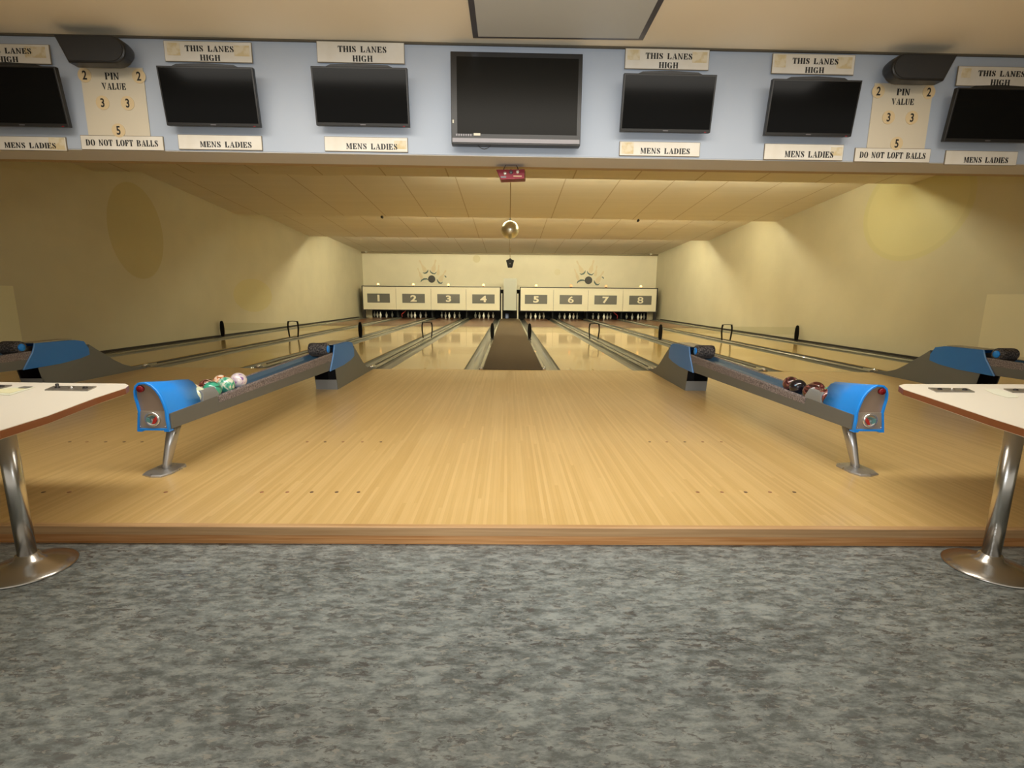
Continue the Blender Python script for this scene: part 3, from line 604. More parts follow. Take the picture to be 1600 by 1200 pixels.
nm = ['1 and 2', '2 and 3', '3 and 4']
for k in range(3): capping(LX[k] + HWL + GUT, LX[k + 1] - HWL - GUT, 'grey capped divider between lanes %s' % nm[k])
nm = ['5 and 6', '6 and 7', '7 and 8']
for k in range(3): capping(LX[k + 4] + HWL + GUT, LX[k + 5] - HWL - GUT, 'grey capped divider between lanes %s' % nm[k])
capping(XL + 0.003, LX[0] - HWL - GUT, 'grey capped divider along the left wall')
capping(LX[7] + HWL + GUT, XR - 0.003, 'grey capped divider along the right wall')
WX0, WX1 = -0.395, 0.55
capping(LX[3] + HWL + GUT, WX0, 'narrow grey capping on the left side of the carpet walkway', 0.02, rail=False)
capping(WX1, LX[4] - HWL - GUT, 'narrow grey capping on the right side of the carpet walkway', 0.02, rail=False)
tag(MB().box(WX0, Y_FOUL, -0.16, WX1, Y_BACK - 0.3, 0.012).build('carpet_walkway', M_CARPET), 'brown carpet strip running down between lanes 4 and 5', 'carpet', kind='structure')

# ------------------------------------------------------------------ pins, pit and masking
prof = [(0.0001, 0.0), (0.026, 0.0), (0.031, 0.02), (0.048, 0.07), (0.0635, 0.125), (0.060, 0.165), (0.045, 0.205), (0.026, 0.235), (0.022, 0.25), (0.027, 0.275), (0.031, 0.29), (0.027, 0.308), (0.014, 0.315), (0.0001, 0.316)]
def pin_mesh():
    me = MB().lathe(prof, n=18).mesh('bowling_pin', M_PIN); return me
PM = pin_mesh()
spots = [(0, 0, 'front'), (-0.235, 0.3, 'left inner'), (0.235, 0.3, 'right inner'), (-0.47, 0.6, 'left outer'), (0.47, 0.6, 'right outer')]
for i, x in enumerate(LX):
    for (dx, dy, wd) in spots:
        o = bpy.data.objects.new('bowling_pin', PM); COL.objects.link(o); o.location = (x + dx, Y_MASK + 0.25 + dy, 0.0)
        tag(o, 'small white bowling pin, %s pin on lane %d' % (wd, i + 1), 'bowling pin', 'five-pin sets at the lane ends')
struct('wall_pit', MB().box(-7.45, Y_BACK - 0.06, -0.16, 7.62, Y_BACK - 0.02, 1.5).box(-7.45, Y_MASK + 0.12, 1.45, 7.62, Y_BACK - 0.02, 1.5), M_PIT)
ZM0, ZM1 = 0.44, 1.60
def masking(lo, hi, x0, x1, lanes, side):
    fr = empty('masking_frame', ((x0 + x1) / 2, Y_MASK, 0)); tag(fr, 'dark frame around the %s row of numbered panels' % side, 'frame', 'frames of the pin masking'); w = (x1 - x0) / 2
    MB().box(-w, -0.03, ZM1, w, 0.09, ZM1 + 0.035).build('top_rail', M_DARK, fr)
    MB().box(-w, 0.0, ZM0 - 0.035, w, 0.09, ZM0).build('bottom_rail', M_DARK, fr)
    for sx in (-1, 1):
        a_, b_ = (-w, -w + 0.04) if sx < 0 else (w - 0.04, w)
        up_ = MB().box(a_, -0.03, ZM0 - 0.035, b_, 0.09, ZM1)
        if (side == 'left') == (sx < 0): up_.box(a_ if sx < 0 else b_ - 0.13, -0.01, 0.0, a_ + 0.13 if sx < 0 else b_, 0.09, ZM0 - 0.035)
        up_.build('upright', M_DARK, fr)
    n = len(lanes); pw = (x1 - x0 - 0.08) / n
    bounds = [x0 + 0.04] + [(LX[lanes[k] - 1] + LX[lanes[k + 1] - 1]) / 2 for k in range(n - 1)] + [x1 - 0.04]
    for k, ln in enumerate(lanes):
        a, b = bounds[k], bounds[k + 1]
        rt = empty('lane_number_panel', (LX[ln - 1], Y_MASK, (ZM0 + ZM1) / 2)); tag(rt, 'cream panel with grey plate numbered %d above the pins' % ln, 'panel', 'numbered masking panels'); h = (ZM1 - ZM0) / 2
        cx = LX[ln - 1]
        MB().box(a - cx + 0.006, 0.0, -h + 0.002, b - cx - 0.006, 0.03, h - 0.002).build('board', M_BOARD, rt, bevel=0.003)
        pt = MB().box(-0.575, -0.012, -0.235, 0.575, 0.0, 0.225).build('number_plate', M_PLATE, rt)
        glyph(pt, str(ln), 0, -0.016, -0.003, 0.33, M_BOARD, bold=0.012 if ln in (6, 8) else 0.035, xs=1.45, depth=0.006)
        # lamp on top of the panel
        lx = LX[ln - 1]
        lp = empty('machine_lamp', (lx, Y_MASK + 0.03, ZM1 + 0.035)); tag(lp, 'small glowing orange lamp on top of panel %d' % ln, 'lamp', 'lamps above the numbered panels')
        MB().lathe([(0.0001, 0), (0.035, 0), (0.035, 0.03), (0.0001, 0.03)], n=14).build('socket', M_DARK, lp)
        MB().sphere((0, 0, 0.08), 0.06, 14, 10).build('bulb', M_BULB2 if ln in (6, 7) else M_BULB, lp)
    # kickback side walls of the pits
masking(0, 0, -7.49, -0.395, [1, 2, 3, 4], 'left')
masking(0, 0, 0.585, 7.66, [5, 6, 7, 8], 'right')
for k, (a, b) in enumerate(((-7.45, -7.15), (7.32, 7.62))):
    tag(MB().box(a, Y_MASK + 0.5, 0.0, b, Y_MASK + 0.55, 1.44).build('side_filler_panel', M_KICK), 'cream filler panel beside the %s pit' % ('leftmost', 'rightmost')[k], 'panel', 'filler panels beside the pits')
for k in (0, 1, 2, 4, 5, 6):
    xx = (LX[k] + LX[k + 1]) / 2
    tag(MB().box(xx - 0.03, Y_MASK + 0.2, 0.045, xx + 0.03, Y_BACK - 0.1, 1.4).build('pit_divider', M_PIT), 'black partition between the pits of lanes %d and %d' % (k + 1, k + 2), 'partition', 'partitions between the pits')
for k, (px) in enumerate((630, 963)):
    p = at(px, 490, Y=Y_MASK + 0.12); s_ = 1 if k == 0 else -1
    tag(MB().tube([(p.x + s_ * (0.12 - 0.24 * q / 8 + 0.05 * math.sin(q)), Y_MASK + 0.14, 0.45 - 0.05 * q) for q in range(9)], 0.018, 8).build('red_hose', M_REDH), 'red hose hanging beside the pins, between lanes %s' % ('1 and 2', '7 and 8')[k], 'hose', 'red hoses at the pits')
# pale panel closing the walkway
dp = empty('service_gate', (0.10, Y_MASK + 0.02, 0)); tag(dp, 'pale grey board on two white posts closing the walkway end', 'gate')
a = at(787, 435, Y=Y_MASK + 0.02); b = at(807, 485, Y=Y_MASK + 0.02)
MB().box(a.x - 0.1 + 0.0, 0.0, b.z, b.x - 0.1, 0.03, a.z).build('board', M_DOORG, dp)
for px in (784, 809): q = at(px, 480, Y=Y_MASK); MB().box(q.x - 0.1 - 0.03, -0.02, 0.012, q.x - 0.1 + 0.03, 0.03, 1.3).build('post', M_POSTW, dp)
q = at(792, 490, Y=Y_MASK + 0.6)
tag(MB().lathe([(0.0001, 0), (0.09, 0), (0.10, 0.02), (0.085, 0.24), (0.0001, 0.25)], (q.x, Y_MASK + 0.6, 0.012), 16).build('bluish_reflection', mat('pale_blue_reflection', (0.25, 0.30, 0.5), 0.4)), 'pale bluish pail in the dark gap behind the walkway gate', 'reflection')  # bluish light reflection in the gap, put in as a coloured solid
struct('wall_pit_centre', MB().box(WX0 - 0.03, Y_MASK + 0.9, 0.0, WX1 + 0.05, Y_MASK + 0.95, 1.45), M_PIT)

# murals on the back wall
def mural(px, py, label):
    c = at(px, py, Y=Y_BACK - 0.004); k = (at(px + 1, py, Y=Y_BACK).x - c.x)
    root = empty('wall_mural', (c.x, Y_BACK - 0.002, c.z)); tag(root, label, 'wall mural', 'ball and pins murals')
    def flat(poly, name, m, y=0.0): return MB().prism([(x * k, -z * k) for x, z in poly], 'Y', -0.004 - y, 0.001).build(name, m, root)
    def pin(x0, z0, x1, z1, w, name='painted_pin'):
        d = Vector((x1 - x0, z1 - z0)); L = d.length; d /= L; n = Vector((-d.y, d.x))
        pr = [(0, 0.30), (0.12, 0.42), (0.2, 0.34), (0.32, 0.24), (0.45, 0.5), (0.68, 1.0), (0.85, 0.95), (1, 0.6)]
        L1 = [(x0 + d.x * t * L + n.x * w * s_, z0 + d.y * t * L + n.y * w * s_) for t, s_ in pr]
        L2 = [(x0 + d.x * t * L - n.x * w * s_, z0 + d.y * t * L - n.y * w * s_) for t, s_ in pr][::-1]
        flat(L1 + L2, name, M_MURP)
    def sw(pts, w, name='teal_swoosh'):
        n = len(pts); up, dn = [], []
        for i, p in enumerate(pts):
            a = Vector(pts[max(0, i - 1)]); b = Vector(pts[min(n - 1, i + 1)]); t = (b - a).normalized(); q = Vector((-t.y, t.x)) * w * math.sin(math.pi * (i + 0.35) / (n - 0.3))
            up.append((p[0] + q.x, p[1] + q.y)); dn.append((p[0] - q.x, p[1] - q.y))
        flat(up + dn[::-1], name, M_MURB, 0.003)
    pin(-19, -29, -8, -9, 3.2); pin(7, -30, 2, -11, 3.4); pin(23, -14, 12, 4, 3.6); pin(-22, -17, -15, 0, 2.4); pin(12, -22, 10, -6, 2.4)
    flat([(5.8 * math.cos(math.radians(a)) , 5.8 * math.sin(math.radians(a))) for a in range(0, 360, 15)], 'painted_ball', M_MURK, 0.004)
    sw([(-14, -10), (-11, -8.8), (-8, -9.8), (-6, -12), (-5.3, -14.5)], 1.2)
    sw([(-2.5, -14), (-1.5, -11), (1.5, -8.8), (5, -8.2), (8, -11)], 1.1)
    sw([(-17.5, 5), (-16, 2), (-12, 0), (-8, -0.2), (-5, 1.5)], 1.3)
    sw([(8.5, 0), (9.5, 3), (12, 6), (15, 6.6), (17.5, 4.5)], 1.3)
    sw([(20, -5), (21.5, -5), (23, -3), (23.5, -3)], 0.9)
mural(674.5, 436, 'faded mural of a black ball striking pins above panels 2 and 3')
mural(919.5, 438, 'faded mural of a black ball striking pins above panels 6 and 7')

# anti-loft guards: posts on the dividers with clear panels between them
YG = 13.15
gx = [XL + 0.10, (LX[0] + LX[1]) / 2, (LX[1] + LX[2]) / 2, (LX[2] + LX[3]) / 2, (LX[3] + HWL + GUT + WX0) / 2, (WX1 + LX[4] - HWL - GUT) / 2, (LX[4] + LX[5]) / 2, (LX[5] + LX[6]) / 2, (LX[6] + LX[7]) / 2, XR - 0.10]
pos = ['against the left wall', 'between lanes 1 and 2', 'between lanes 2 and 3', 'between lanes 3 and 4', 'left of the walkway', 'right of the walkway', 'between lanes 5 and 6', 'between lanes 6 and 7', 'between lanes 7 and 8', 'against the right wall']
paddle = MB().prism([(-0.028, 0.02), (-0.045, 0.10), (-0.052, 0.24), (-0.045, 0.36), (-0.03, 0.43), (0, 0.45), (0.03, 0.43), (0.045, 0.36), (0.052, 0.24), (0.045, 0.10), (0.028, 0.02)], 'Y', -0.02, 0.02)
pme = paddle.mesh('blade', M_POST); hme = None
for i, x in enumerate(gx):
    hoop = i in (1, 3, 6, 8)
    r_ = empty('guard_hoop' if hoop else 'guard_post', (x, YG, 0.0)); 
    tag(r_, ('black U shaped guard hoop ' if hoop else 'black paddle shaped guard post ') + pos[i], 'post', 'hoops on the lane dividers' if hoop else 'paddle posts on the lane dividers')
    if hoop:
        for sx in (-1, 1):
            MB().prism([(sx * 0.12, 0.03), (sx * 0.135, 0.12), (sx * 0.15, 0.25), (sx * 0.148, 0.38), (sx * 0.135, 0.45), (sx * 0.10, 0.45), (sx * 0.12, 0.36), (sx * 0.118, 0.22), (sx * 0.10, 0.03)], 'Y', -0.02, 0.02).build('upright', M_POST, r_)
        MB().tube([(-0.14, 0, 0.445), (0, 0, 0.455), (0.14, 0, 0.445)], 0.010, 8).build('crossbar', M_POST, r_)
    else:
        o = bpy.data.objects.new('blade', pme); COL.objects.link(o); o.parent = r_
        MB().box(-0.05, -0.04, 0.0, 0.05, 0.04, 0.035).build('foot', M_DARK, r_)
for i, x in enumerate(LX):
    j = i if i < 4 else i + 1
    x0 = gx[j] + (0.15 if j in (1, 3, 6, 8) else 0.04); x1 = gx[j + 1] - (0.15 if (j + 1) in (1, 3, 6, 8) else 0.04)
    tag(MB().box(x0, YG - 0.004, 0.20, x1, YG + 0.004, 0.40).build('clear_guard_panel', M_ACR), 'clear acrylic guard panel spanning lane %d between its posts' % (i + 1), 'guard panel', 'clear guards across the lanes')

# ------------------------------------------------------------------ ball returns
def make_rack():
    root = empty('ball_return')
    Y0, Y1 = 0.0, 2.95
    def hw(y): return 0.104 + 0.028 * y / 2.95
    def zb(y): return 0.306 - 0.04 * y / 2.95
    def zr(y): return 0.405 + 0.065 * y / 2.95
    def ring(y, pts): return [(a * hw(y), y, b(y)) for a, b in pts]
    m = MB()
    zs = lambda y: zb(y) + (0.55 if y > 0.53 else 0.99) * (zr(y) - zb(y))
    ys = [0.024, 0.52, 0.54, 1.2, 2.1, 2.95]
    outer = [(-1.0, zs), (-0.97, zb), (0.97, zb), (1.0, zs)]
    m.loft([ring(y, outer) for y in ys], 0, smooth=False)
    m.build('beam', M_GREY, root)
    lip = lambda s: [(s * 1.0, zs), (s * 0.98, lambda y: zr(y) - 0.012), (s * 0.90, zr), (s * 0.76, lambda y: zr(y) - 0.004), (s * 0.70, lambda y: zr(y) - 0.05), (s * 0.70, zs)]
    for s in (-1, 1):
        MB().loft([ring(y, lip(s)) for y in ys[2:]], 0, smooth=False).build('padded_lip', M_SPECK, root)
    tr_ = [(-0.72, lambda y: zr(y) - 0.006), (-0.5, lambda y: zr(y) - 0.035), (0, lambda y: zr(y) - 0.042), (0.5, lambda y: zr(y) - 0.035), (0.72, lambda y: zr(y) - 0.006), (0.72, lambda y: zr(y) - 0.055), (-0.72, lambda y: zr(y) - 0.055)]
    MB().loft([ring(y, tr_) for y in ys[1:]], 0, smooth=False).build('blue_trough', M_BLUED, root)
    # blue front hood
    P = [(-.100, 0), (-.093, .05), (-.081, .12), (-.086, .165), (-.094, .21), (-.093, .25), (-.082, .285), (-.059, .305), (-.016, .308), (.018, .290), (.046, .26), (.067, .225), (.085, .17), (.096, .12), (.094, .063), (.100, 0)]
    Q = [(x * 0.9, 0.012 + z * 0.925) for x, z in P]
    # the hood is mirrored so that its bulge faces the walkway side
    def hood_ring(y, pts, k=1.0): return [(x, y, 0.300 + z) for x, z in pts]
    B = [(x, z) if z > 0.1 else (x, 0.1) for x, z in P]
    rings = [hood_ring(0.0, P), hood_ring(0.02, P)]
    h = MB(); h.loft([hood_ring(0.0, P), hood_ring(0.022, P)], smooth=True, caps=False)
    n = len(P)
    v = hood_ring(0.0, P) + hood_ring(0.0, Q); h.add(v, [(i, i + 1, i + 1 + n, i + n) for i in range(n - 1)] + [(n - 1, 0, n, 2 * n - 1)])
    v = hood_ring(0.0, Q) + hood_ring(0.022, Q); h.add(v, [(i, i + 1, i + 1 + n, i + n) for i in range(n - 1)] + [(n - 1, 0, n, 2 * n - 1)])
    up = [(-.086, .098)] + [p for p in P if p[1] >= 0.12] + [(.096, .098)]
    def upper(y, k): return [(x * k, y, 0.300 + z) for x, z in up]
    def yb(z): return 0.33 + 0.38 * (z - 0.098)
    h.loft([upper(0.02, 1.0), [(x * 1.01, 0.17, 0.3 + (z * 0.93 if z > 0.11 else z + 0.006)) for x, z in up], [(x * 1.03, yb(z), 0.3 + (z * 0.84 if z > 0.11 else z + 0.012)) for x, z in up]], smooth=True, closed=False, caps=False)
    up_i = [(x * 0.95, z - 0.006) for x, z in up]
    h.loft([[(x, 0.02, 0.3 + z) for x, z in up_i], [(x * 1.03, yb(z), 0.3 + (z * 0.84 if z > 0.11 else z + 0.012)) for x, z in up_i]], smooth=True, closed=False, caps=False)
    a = [(x * 1.03, yb(z), 0.3 + (z * 0.84 if z > 0.11 else z + 0.012)) for x, z in up]; b = [(x * 1.03, yb(z), 0.3 + (z * 0.84 if z > 0.11 else z + 0.012)) for x, z in up_i]; nn = len(up)
    h.add(a + b, [(i, i + 1, i + 1 + nn, i + nn) for i in range(nn - 1)])
    h.box(-0.100, 0.0, 0.292, -0.068, 0.04, 0.302); h.box(0.068, 0.0, 0.292, 0.100, 0.04, 0.302)
    hood = h.build('front_hood', M_BLUE, root)
    MB().prism([(x, 0.3 + z) for x, z in Q], 'Y', 0.016, 0.022).build('end_panel', M_PANELB, root)
    MB().prism([(x * 0.99, 0.3 + z) for x, z in Q if z < 0.13] , 'Y', 0.010, 0.0165).build('lower_plate', mat('taupe_plate', (0.40, 0.33, 0.26), 0.3, metal=0.3), root)
    MB().lathe([(0.0001, -0.004), (0.018, -0.004), (0.021, 0.0), (0.021, 0.02), (0.0001, 0.02)], (-0.052, 0.0, 0.3 + 0.265), 24, axis='Y').build('reset_button', M_RED, root)
    ln = MB().lathe([(0.0001, 0.012), (0.02, 0.006), (0.036, -0.004), (0.045, -0.002), (0.048, 0.012)], (0.002, 0.0, 0.3 + 0.072), 24, axis='Y').build('round_lens', M_GLASS, root)
    MB().prism([(0.0, -0.03), (0.018, -0.025), (0.034, 0.0), (0.03, 0.02), (0.012, 0.0)], 'Y', -0.008, -0.004).build('red_glint_shape', mat('red_glint', (0.5, 0.03, 0.02), 0.2), ln).location = (0.002, 0, 0.372)  # red and teal glints of the lens, put in as flat coloured shapes
    MB().prism([(-0.034, -0.01), (-0.012, -0.022), (-0.01, 0.008), (-0.03, 0.012)], 'Y', -0.008, -0.004).build('teal_glint_shape', mat('teal_glint', (0.12, 0.28, 0.28), 0.2), ln).location = (0.002, 0, 0.372)
    for s in (-1, 1): MB().sphere((s * 0.078, 0.004, 0.3 + 0.024), 0.004, 8, 6).build('screw', M_CHROME, root)
    # grey stops behind the hood
    for s in (-1, 1):
        y0, y1 = 0.36, 0.57
        MB().add([(s * .070, y0, .40), (s * .104, y0, .402), (s * .112, y0, .465), (s * .092, y0, .488), (s * .070, y0, .488),
                  (s * .070, y1, .40), (s * .104, y1 - .03, .402), (s * .108, y1 - .02, .430), (s * .095, y1 - .05, .488), (s * .070, y1 - .05, .488)],
                 [(0, 1, 2, 3, 4), (9, 8, 7, 6, 5), (0, 5, 6, 1), (1, 6, 7, 2), (2, 7, 8, 3), (3, 8, 9, 4), (4, 9, 5, 0)]).build('ball_stop', M_GREYL, root, bevel=0.004)
    # leg and foot plate
    lg = MB().loft([[(x * w_ + 0.0, y0 + y * d_, z) for x, y in ((-1, -0.5), (-0.5, -1), (0.5, -1), (1, -0.5), (1, 0.5), (0.5, 1), (-0.5, 1), (-1, 0.5))] for (z, y0, w_, d_) in ((0.012, 0.10, 0.022, 0.028), (0.05, 0.105, 0.021, 0.028), (0.16, 0.14, 0.026, 0.040), (0.31, 0.19, 0.034, 0.050))])
    lg.v = [(x - 0.030 * (1 - z / 0.31) + 0.012, y, z) for x, y, z in lg.v]
    leg = lg.build('leg', M_STEEL, root)
    MB().lathe([(0.0001, 0.0), (0.028, 0.0), (0.03, 0.004), (0.024, 0.014), (0.0001, 0.016)], (-0.018, 0.10, 0.012), 16).build('collar', M_STEEL, leg)
    fp = [(x * 0.92 - 0.024, y * 0.9 - 0.03) for x, y in [(-0.10, 0.08), (-0.085, 0.03), (0.0, -0.01), (0.07, -0.005), (0.10, 0.06), (0.10, 0.22), (0.07, 0.26), (-0.05, 0.28), (-0.09, 0.24)]]
    MB().loft([[(x, y, 0.0) for x, y in fp], [(x, y, 0.008) for x, y in fp], [(-0.02 + (x + 0.02) * 0.93, 0.10 + (y - 0.10) * 0.93, 0.014) for x, y in fp], [(-0.02 + (x + 0.02) * 0.35, 0.10 + (y - 0.10) * 0.35, 0.022) for x, y in fp]], smooth=False).build('foot_plate', M_STEEL, root)
    # lift housing at the lane end, curving down to the lane
    w = 0.132
    side = [(2.95, 0.0), (2.90, 0.262), (3.45, 0.30), (3.62, 0.34), (3.66, 0.47), (3.76, 0.40), (3.90, 0.31), (4.05, 0.21), (4.22, 0.12), (4.40, 0.06), (4.62, 0.032), (4.68, 0.02), (4.68, 0.0)]
    wd = {0: 1.0}
    def xw(y): return w if y < 3.7 else w * (1 - 0.25 * (y - 3.7) / 0.98)
    hs_ = MB(); L = [(-xw(y), y, z) for y, z in side]; Rr = [(xw(y), y, z) for y, z in side]; n = len(side)
    # recess the near opening: front face is replaced by an open box
    fs = [(i, (i + 1) % n, (i + 1) % n + n, i + n) for i in range(1, n)] + [tuple(range(n)), tuple(range(2 * n - 1, n - 1, -1))]
    hs_.add(L + Rr, fs).build('housing', M_GREY, root)
    MB().add([(-w + .008, 2.956, 0.005), (w - .008, 2.956, 0.005), (w - .008, 2.91, 0.26), (-w + .008, 2.91, 0.26), (-w + .008, 3.35, 0.005), (w - .008, 3.35, 0.005), (w - .008, 3.35, 0.26), (-w + .008, 3.35, 0.26)],
             [(4, 5, 6, 7), (0, 4, 7, 3), (1, 2, 6, 5), (0, 1, 5, 4)]).build('housing_interior', M_DARK, root)
    MB().add([(-w, 2.949, 0.0), (w, 2.949, 0.0), (w, 2.928, 0.125), (-w, 2.928, 0.125), (-w, 2.962, 0.0), (w, 2.962, 0.0), (w, 2.942, 0.125), (-w, 2.942, 0.125)],
             [(0, 1, 2, 3), (7, 6, 5, 4), (3, 2, 6, 7), (0, 3, 7, 4), (1, 5, 6, 2)]).build('kick_panel', M_GREYL, root)
    # blue cover over the housing
    cv = [(2.72, 0.262), (2.86, 0.45), (2.905, 0.555), (3.44, 0.548), (3.58, 0.52), (3.64, 0.42), (3.64, 0.335), (3.48, 0.30), (3.20, 0.272)]
    c_ = MB(); wc = w + 0.006
    for s in (-1, 1):
        c_.prism([(y, z) for y, z in cv], 'X', s * wc, s * (wc - 0.012))
    c_.add([(-wc, 2.905, .555), (wc, 2.905, .555), (wc, 3.44, .548), (-wc, 3.44, .548), (wc, 3.58, .52), (-wc, 3.58, .52), (wc, 3.64, .42), (-wc, 3.64, .42), (-wc, 3.64, .335), (wc, 3.64, .335)], [(0, 1, 2, 3), (3, 2, 4, 5), (5, 4, 6, 7), (7, 6, 9, 8)])
    c_.build('lift_cover', M_BLUE_SHADED, root)
    rim = MB()
    for s in (-1, 1): rim.tube([(s * (wc - 0.003), 2.72, 0.264), (s * (wc - 0.003), 2.86, 0.45), (s * (wc - 0.003), 2.905, 0.555)], 0.008, 8)
    rim.build('cover_rim', mat('pale_blue_rim', (0.16, 0.38, 0.80), 0.25, coat=0.6), root)
    MB().box(-w * 0.7, 2.93, 0.552, w * 0.75, 3.45, 0.562).build('top_pad', mat('tan_top', (0.40, 0.34, 0.22), 0.6), root)
    # ribbed dark rubber mouth
    mt = MB(); mt.lathe([(0.04, -0.105), (0.068, -0.105), (0.074, -0.085), (0.074, 0.085), (0.068, 0.105), (0.04, 0.105)], (0.0, 0, 0), 18, axis='X')
    ob = mt.build('rubber_roller', mat('speckled_rubber', (0.05, 0.045, 0.045), 0.7), root); ob.location = (0, 2.77, 0.52)
    t = NT(ob.data.materials[0]); t.col(t.ramp(t.noise(t.coord(), 60, 3), [(0.4, (0.015, 0.014, 0.016)), (0.65, (0.16, 0.14, 0.13))]))
    mb_ = MB().box(-0.10, 2.72, 0.44, 0.10, 2.92, 0.52).build('roller_block', M_DARK, root)
    for s in (-1, 1): MB().lathe([(0.0001, 0.0), (0.045, 0.0), (0.04, s * 0.01), (0.0001, s * 0.012)], (s * 0.106, 2.77, 0.52), 18, axis='X').build('roller_cap', M_BLUE, root)
    return root
rack = make_rack()
RX = [-2.235, 2.368, -5.77, 5.93]
rlab = ['ball return with blue hood and pastel marbled balls, left of centre', 'ball return with blue hood and dark balls, right of centre', 'ball return partly hidden behind the left scoring table', 'ball return partly hidden behind the right scoring table']
Y_R = 2.99
for i, x in enumerate(RX):
    o = rack if i == 0 else copy_tree(rack)
    o.location = (x, Y_R + (0.0, 0.08, -0.06, -0.02)[i], 0)
    tag(o, rlab[i], 'ball return', 'blue and grey ball returns')
    if i in (1, 3): o.scale = (-1, 1, 1)
# balls --------------------------------------------------------------
RB = 0.0625
mats = dict(pale=marble('pale_green_ball', (0.62, 0.68, 0.44), (0.78, 0.80, 0.60)), orange=marble('orange_ball', (0.10, 0.02, 0.01), (0.75, 0.28, 0.10), (0.85, 0.75, 0.6)),
            green=marble('green_ball', (0.02, 0.12, 0.08), (0.06, 0.40, 0.25)), darkred=marble('dark_red_white_ball', (0.05, 0.012, 0.01), (0.25, 0.06, 0.04), (0.75, 0.66, 0.55), 22),
            greenw=marble('green_white_ball', (0.04, 0.30, 0.20), (0.10, 0.45, 0.30), (0.80, 0.80, 0.65), 16, 0.48), purple=marble('white_purple_ball', (0.25, 0.12, 0.36), (0.72, 0.62, 0.66), (0.78, 0.70, 0.70), 13, 0.42),
            brown=marble('brown_ball', (0.035, 0.010, 0.010), (0.14, 0.04, 0.035), (0.22, 0.09, 0.08), 16, 0.52), bluestripe=marble('dark_ball_blue_streak', (0.010, 0.008, 0.012), (0.03, 0.02, 0.03), (0.25, 0.60, 0.85), 10, 0.62), plum=marble('plum_ball', (0.06, 0.012, 0.012), (0.20, 0.05, 0.045), (0.35, 0.16, 0.13), 18, 0.55))
def ball(x, y, z, m, label):
    o = MB().sphere((0, 0, 0), RB, 28, 18).build('bowling_ball', mats[m]); o.location = (x, y, z)
    o.rotation_euler = (random.random() * 6, random.random() * 6, random.random() * 6)
    tag(o, label, 'bowling ball', 'balls on the ball returns')
def on_rack(y, k): return 0.405 + 0.065 * (y - Y_R - k) / 2.95 + 0.034
LB = [(0.043, 3.385, 'pale', 'pale green ball half under the blue hood, left ball return'), (-0.045, 3.475, 'orange', 'small visible orange and white ball behind the pale green one'), (0.045, 3.565, 'green', 'solid green ball beside the grey stop, left ball return'),
      (-0.045, 3.655, 'darkred', 'dark red and white speckled ball behind the green ball'), (0.045, 3.745, 'greenw', 'green and white marbled ball, nearest the grey lip'), (-0.045, 3.835, 'orange', 'bright orange ball at the top of the row, left ball return'), (0.040, 3.932, 'purple', 'white and purple ball last in the row, left ball return')]
for dx, y, m, lb in LB: ball(RX[0] + dx, y, on_rack(y, 0), m, lb)
RBs = [(-0.045, 3.46, 'plum', 'plum ball half under the blue hood, right ball return'), (0.045, 3.55, 'green', 'green ball peeping out between dark ones, right ball return'), (-0.045, 3.64, 'brown', 'brown ball behind the grey stop, right ball return'), (0.045, 3.73, 'plum', 'reddish brown ball in the back row, right ball return'), (-0.045, 3.82, 'bluestripe', 'near black ball with a light blue streak, right ball return'), (-0.030, 3.945, 'brown', 'large looking dark brown ball last in the row, right ball return')]
for dx, y, m, lb in RBs: ball(RX[1] + dx, y, on_rack(y, 0.08), m, lb)

# ------------------------------------------------------------------ scoring tables
ZT = 0.64
def table(s, cx, cy, outline, label):
    root = empty('scoring_table', (cx, cy, ZF)); tag(root, label, 'table', 'cream scoring tables')
    pts = [(x - cx, y - cy) for x, y in outline]
    MB().prism(pts, 'Z', ZT - ZF - 0.003, ZT - ZF).build('laminate_top', M_TOP, root)
    MB().prism([(x, y) for x, y in pts], 'Z', ZT - ZF - 0.034, ZT - ZF - 0.003).build('table_edge', M_EDGE, root)
    MB().prism([(x * 0.985, y * 0.985) for x, y in pts], 'Z', ZT - ZF - 0.0365, ZT - ZF - 0.034).build('backing_sheet', M_TOP, root)
    for dx in (0, s * 1.15):
        lg = MB().lathe([(0.034, 0.03), (0.034, ZT - ZF - 0.036)], (dx, 0, 0), 32).build('leg', M_CHROME, root)
        MB().lathe([(0.0001, 0.0), (0.172, 0.0), (0.174, 0.006), (0.167, 0.012), (0.13, 0.024), (0.08, 0.042), (0.050, 0.056), (0.042, 0.075), (0.0001, 0.076)], (dx, 0, 0), 48).build('base_disc', M_CHROME, root)
    return root
def tpt(px, py): p = at(px, py, Z=ZT); return (p.x, p.y)
def smooth_poly(pts, it=2):
    for _ in range(it):
        q = []
        for i in range(len(pts)):
            a = Vector(pts[i]); b = Vector(pts[(i + 1) % len(pts)]); q += [tuple(a * 0.8 + b * 0.2), tuple(a * 0.2 + b * 0.8)]
        pts = q
    return pts
tipL = tpt(204, 599); outL = [tpt(-40, 596.5), tpt(196, 599.5), tpt(201, 602), tpt(196, 606), tpt(150, 621), tpt(75, 649), tpt(0, 672)]
q = outL[-1]; outL = [(-3.9, 2.81)] + outL + [(q[0] + 0.07, q[1] - 0.22), (q[0] + 0.02, 1.40), (-3.9, 1.40)]
outR = [tpt(1640, 600.5), tpt(1412, 600), tpt(1404.5, 602.5), tpt(1412, 608), tpt(1455, 622), tpt(1500, 637), tpt(1545, 652), tpt(1600, 669)]
q = outR[-1]; outR = [(4.0, 2.98)] + outR + [(q[0] - 0.07, q[1] - 0.22), (q[0] - 0.02, 1.45), (4.0, 1.45)]
table(-1, -2.195, 2.075, outL, 'cream scoring table with brown edge and steel leg, at the left edge')
table(1, 2.285, 2.105, outR, 'cream scoring table with brown edge and steel leg, at the right edge')
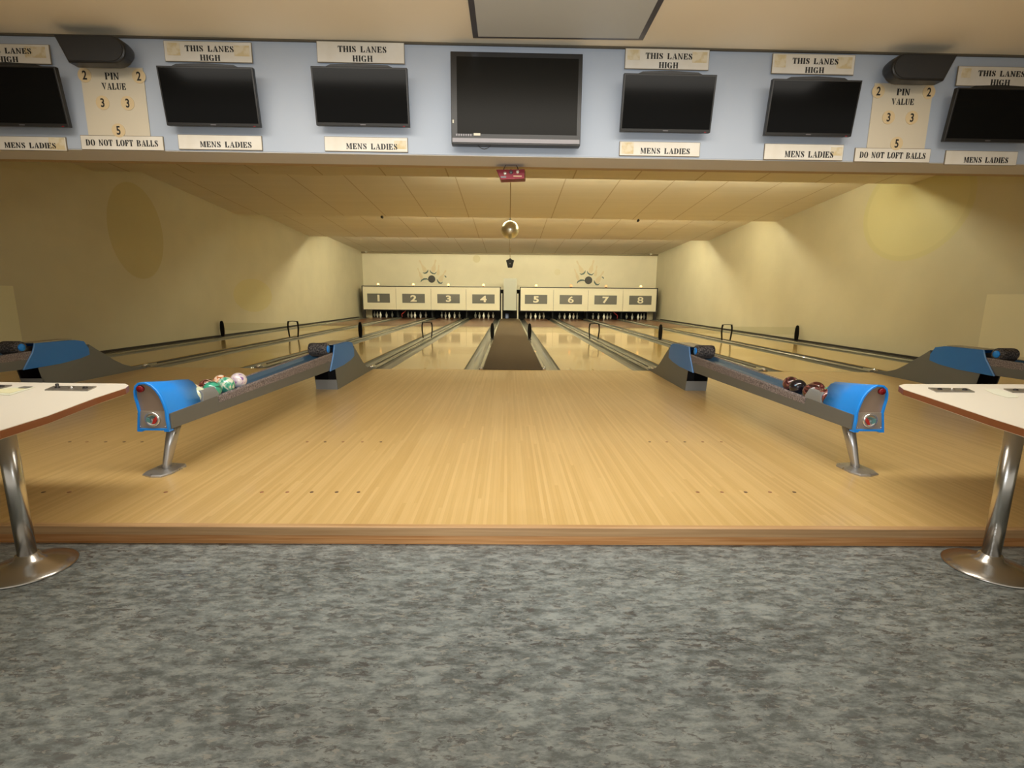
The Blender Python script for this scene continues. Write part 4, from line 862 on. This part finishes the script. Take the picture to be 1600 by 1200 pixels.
M_PL2 = mat('nickel_plate', (0.30, 0.28, 0.25), 0.35, metal=0.7)
def console(quad, label, knobs=3, tall=False):
    P = [tpt(*p) for p in quad]; c = (sum(p[0] for p in P) / 4, sum(p[1] for p in P) / 4)
    root = empty('control_plate', (c[0], c[1], ZT)); tag(root, label, 'control plate', 'metal control plates on the scoring tables')
    MB().prism([(p[0] - c[0], p[1] - c[1]) for p in P], 'Z', 0.0, 0.006).build('plate', M_PL2, root)
    a = Vector(((P[0][0] + P[3][0]) / 2 - c[0], (P[0][1] + P[3][1]) / 2 - c[1])); b = Vector(((P[1][0] + P[2][0]) / 2 - c[0], (P[1][1] + P[2][1]) / 2 - c[1]))
    for k in range(knobs):
        p = a.lerp(b, (k + 0.6) / (knobs + 0.1)); h = 0.028 if (tall and k == 0) else 0.014
        MB().lathe([(0.012, 0.006), (0.012, 0.010), (0.007, 0.012), (0.008, h), (0.0001, h + 0.002)], (p.x, p.y, 0), 14).build('switch_knob', M_DARK if k != 1 else M_CHROME, root)
console([(70, 610.5), (137, 611.5), (151, 605), (84, 604.5)], 'metal plate with three knobs near the left table tip', tall=True)
console([(-48, 609), (2, 608.5), (19, 603), (-30, 602.5)], 'metal plate with knobs cut off by the left edge')
console([(1463, 613), (1523, 613.5), (1511, 608), (1450, 607)], 'metal plate with three knobs near the right table tip')
console([(1582, 614), (1642, 614.5), (1630, 609), (1568, 608.5)], 'metal plate with knobs cut off by the right edge')
def sheet(poly, m, name, label, cat, z=0.001, grp=None):
    P = [tpt(*p) for p in poly]; o = MB().prism(P, 'Z', ZT + z, ZT + z + 0.0012).build(name, m); return tag(o, label, cat, grp)
sheet([(-30, 616), (16, 618), (55, 605.5), (34, 604.5), (-10, 608)], mat('pale_sheet', (0.70, 0.70, 0.55), 0.6), 'plastic_sleeve', 'pale plastic sleeve lying on the left table', 'sleeve')
sheet([(-20, 614), (16, 615.2), (41, 608), (20, 607.5), (-6, 609)], M_LEAF, 'note_sheet', 'yellowish note paper on the left table', 'paper', 0.0025)
sheet([(28, 607.5), (40, 608), (52, 605.3), (38, 604.8)], mat('grey_card', (0.18, 0.17, 0.15), 0.5), 'grey_card', 'small grey card beside the yellowish note', 'card', 0.0045)
sheet([(1537, 608.5), (1558, 608), (1592, 619), (1590, 621.5), (1575, 622), (1553, 616)], mat('clear_sleeve', (0.78, 0.77, 0.62), 0.5), 'plastic_sleeve', 'almost clear plastic sleeve lying on the right table', 'sleeve')
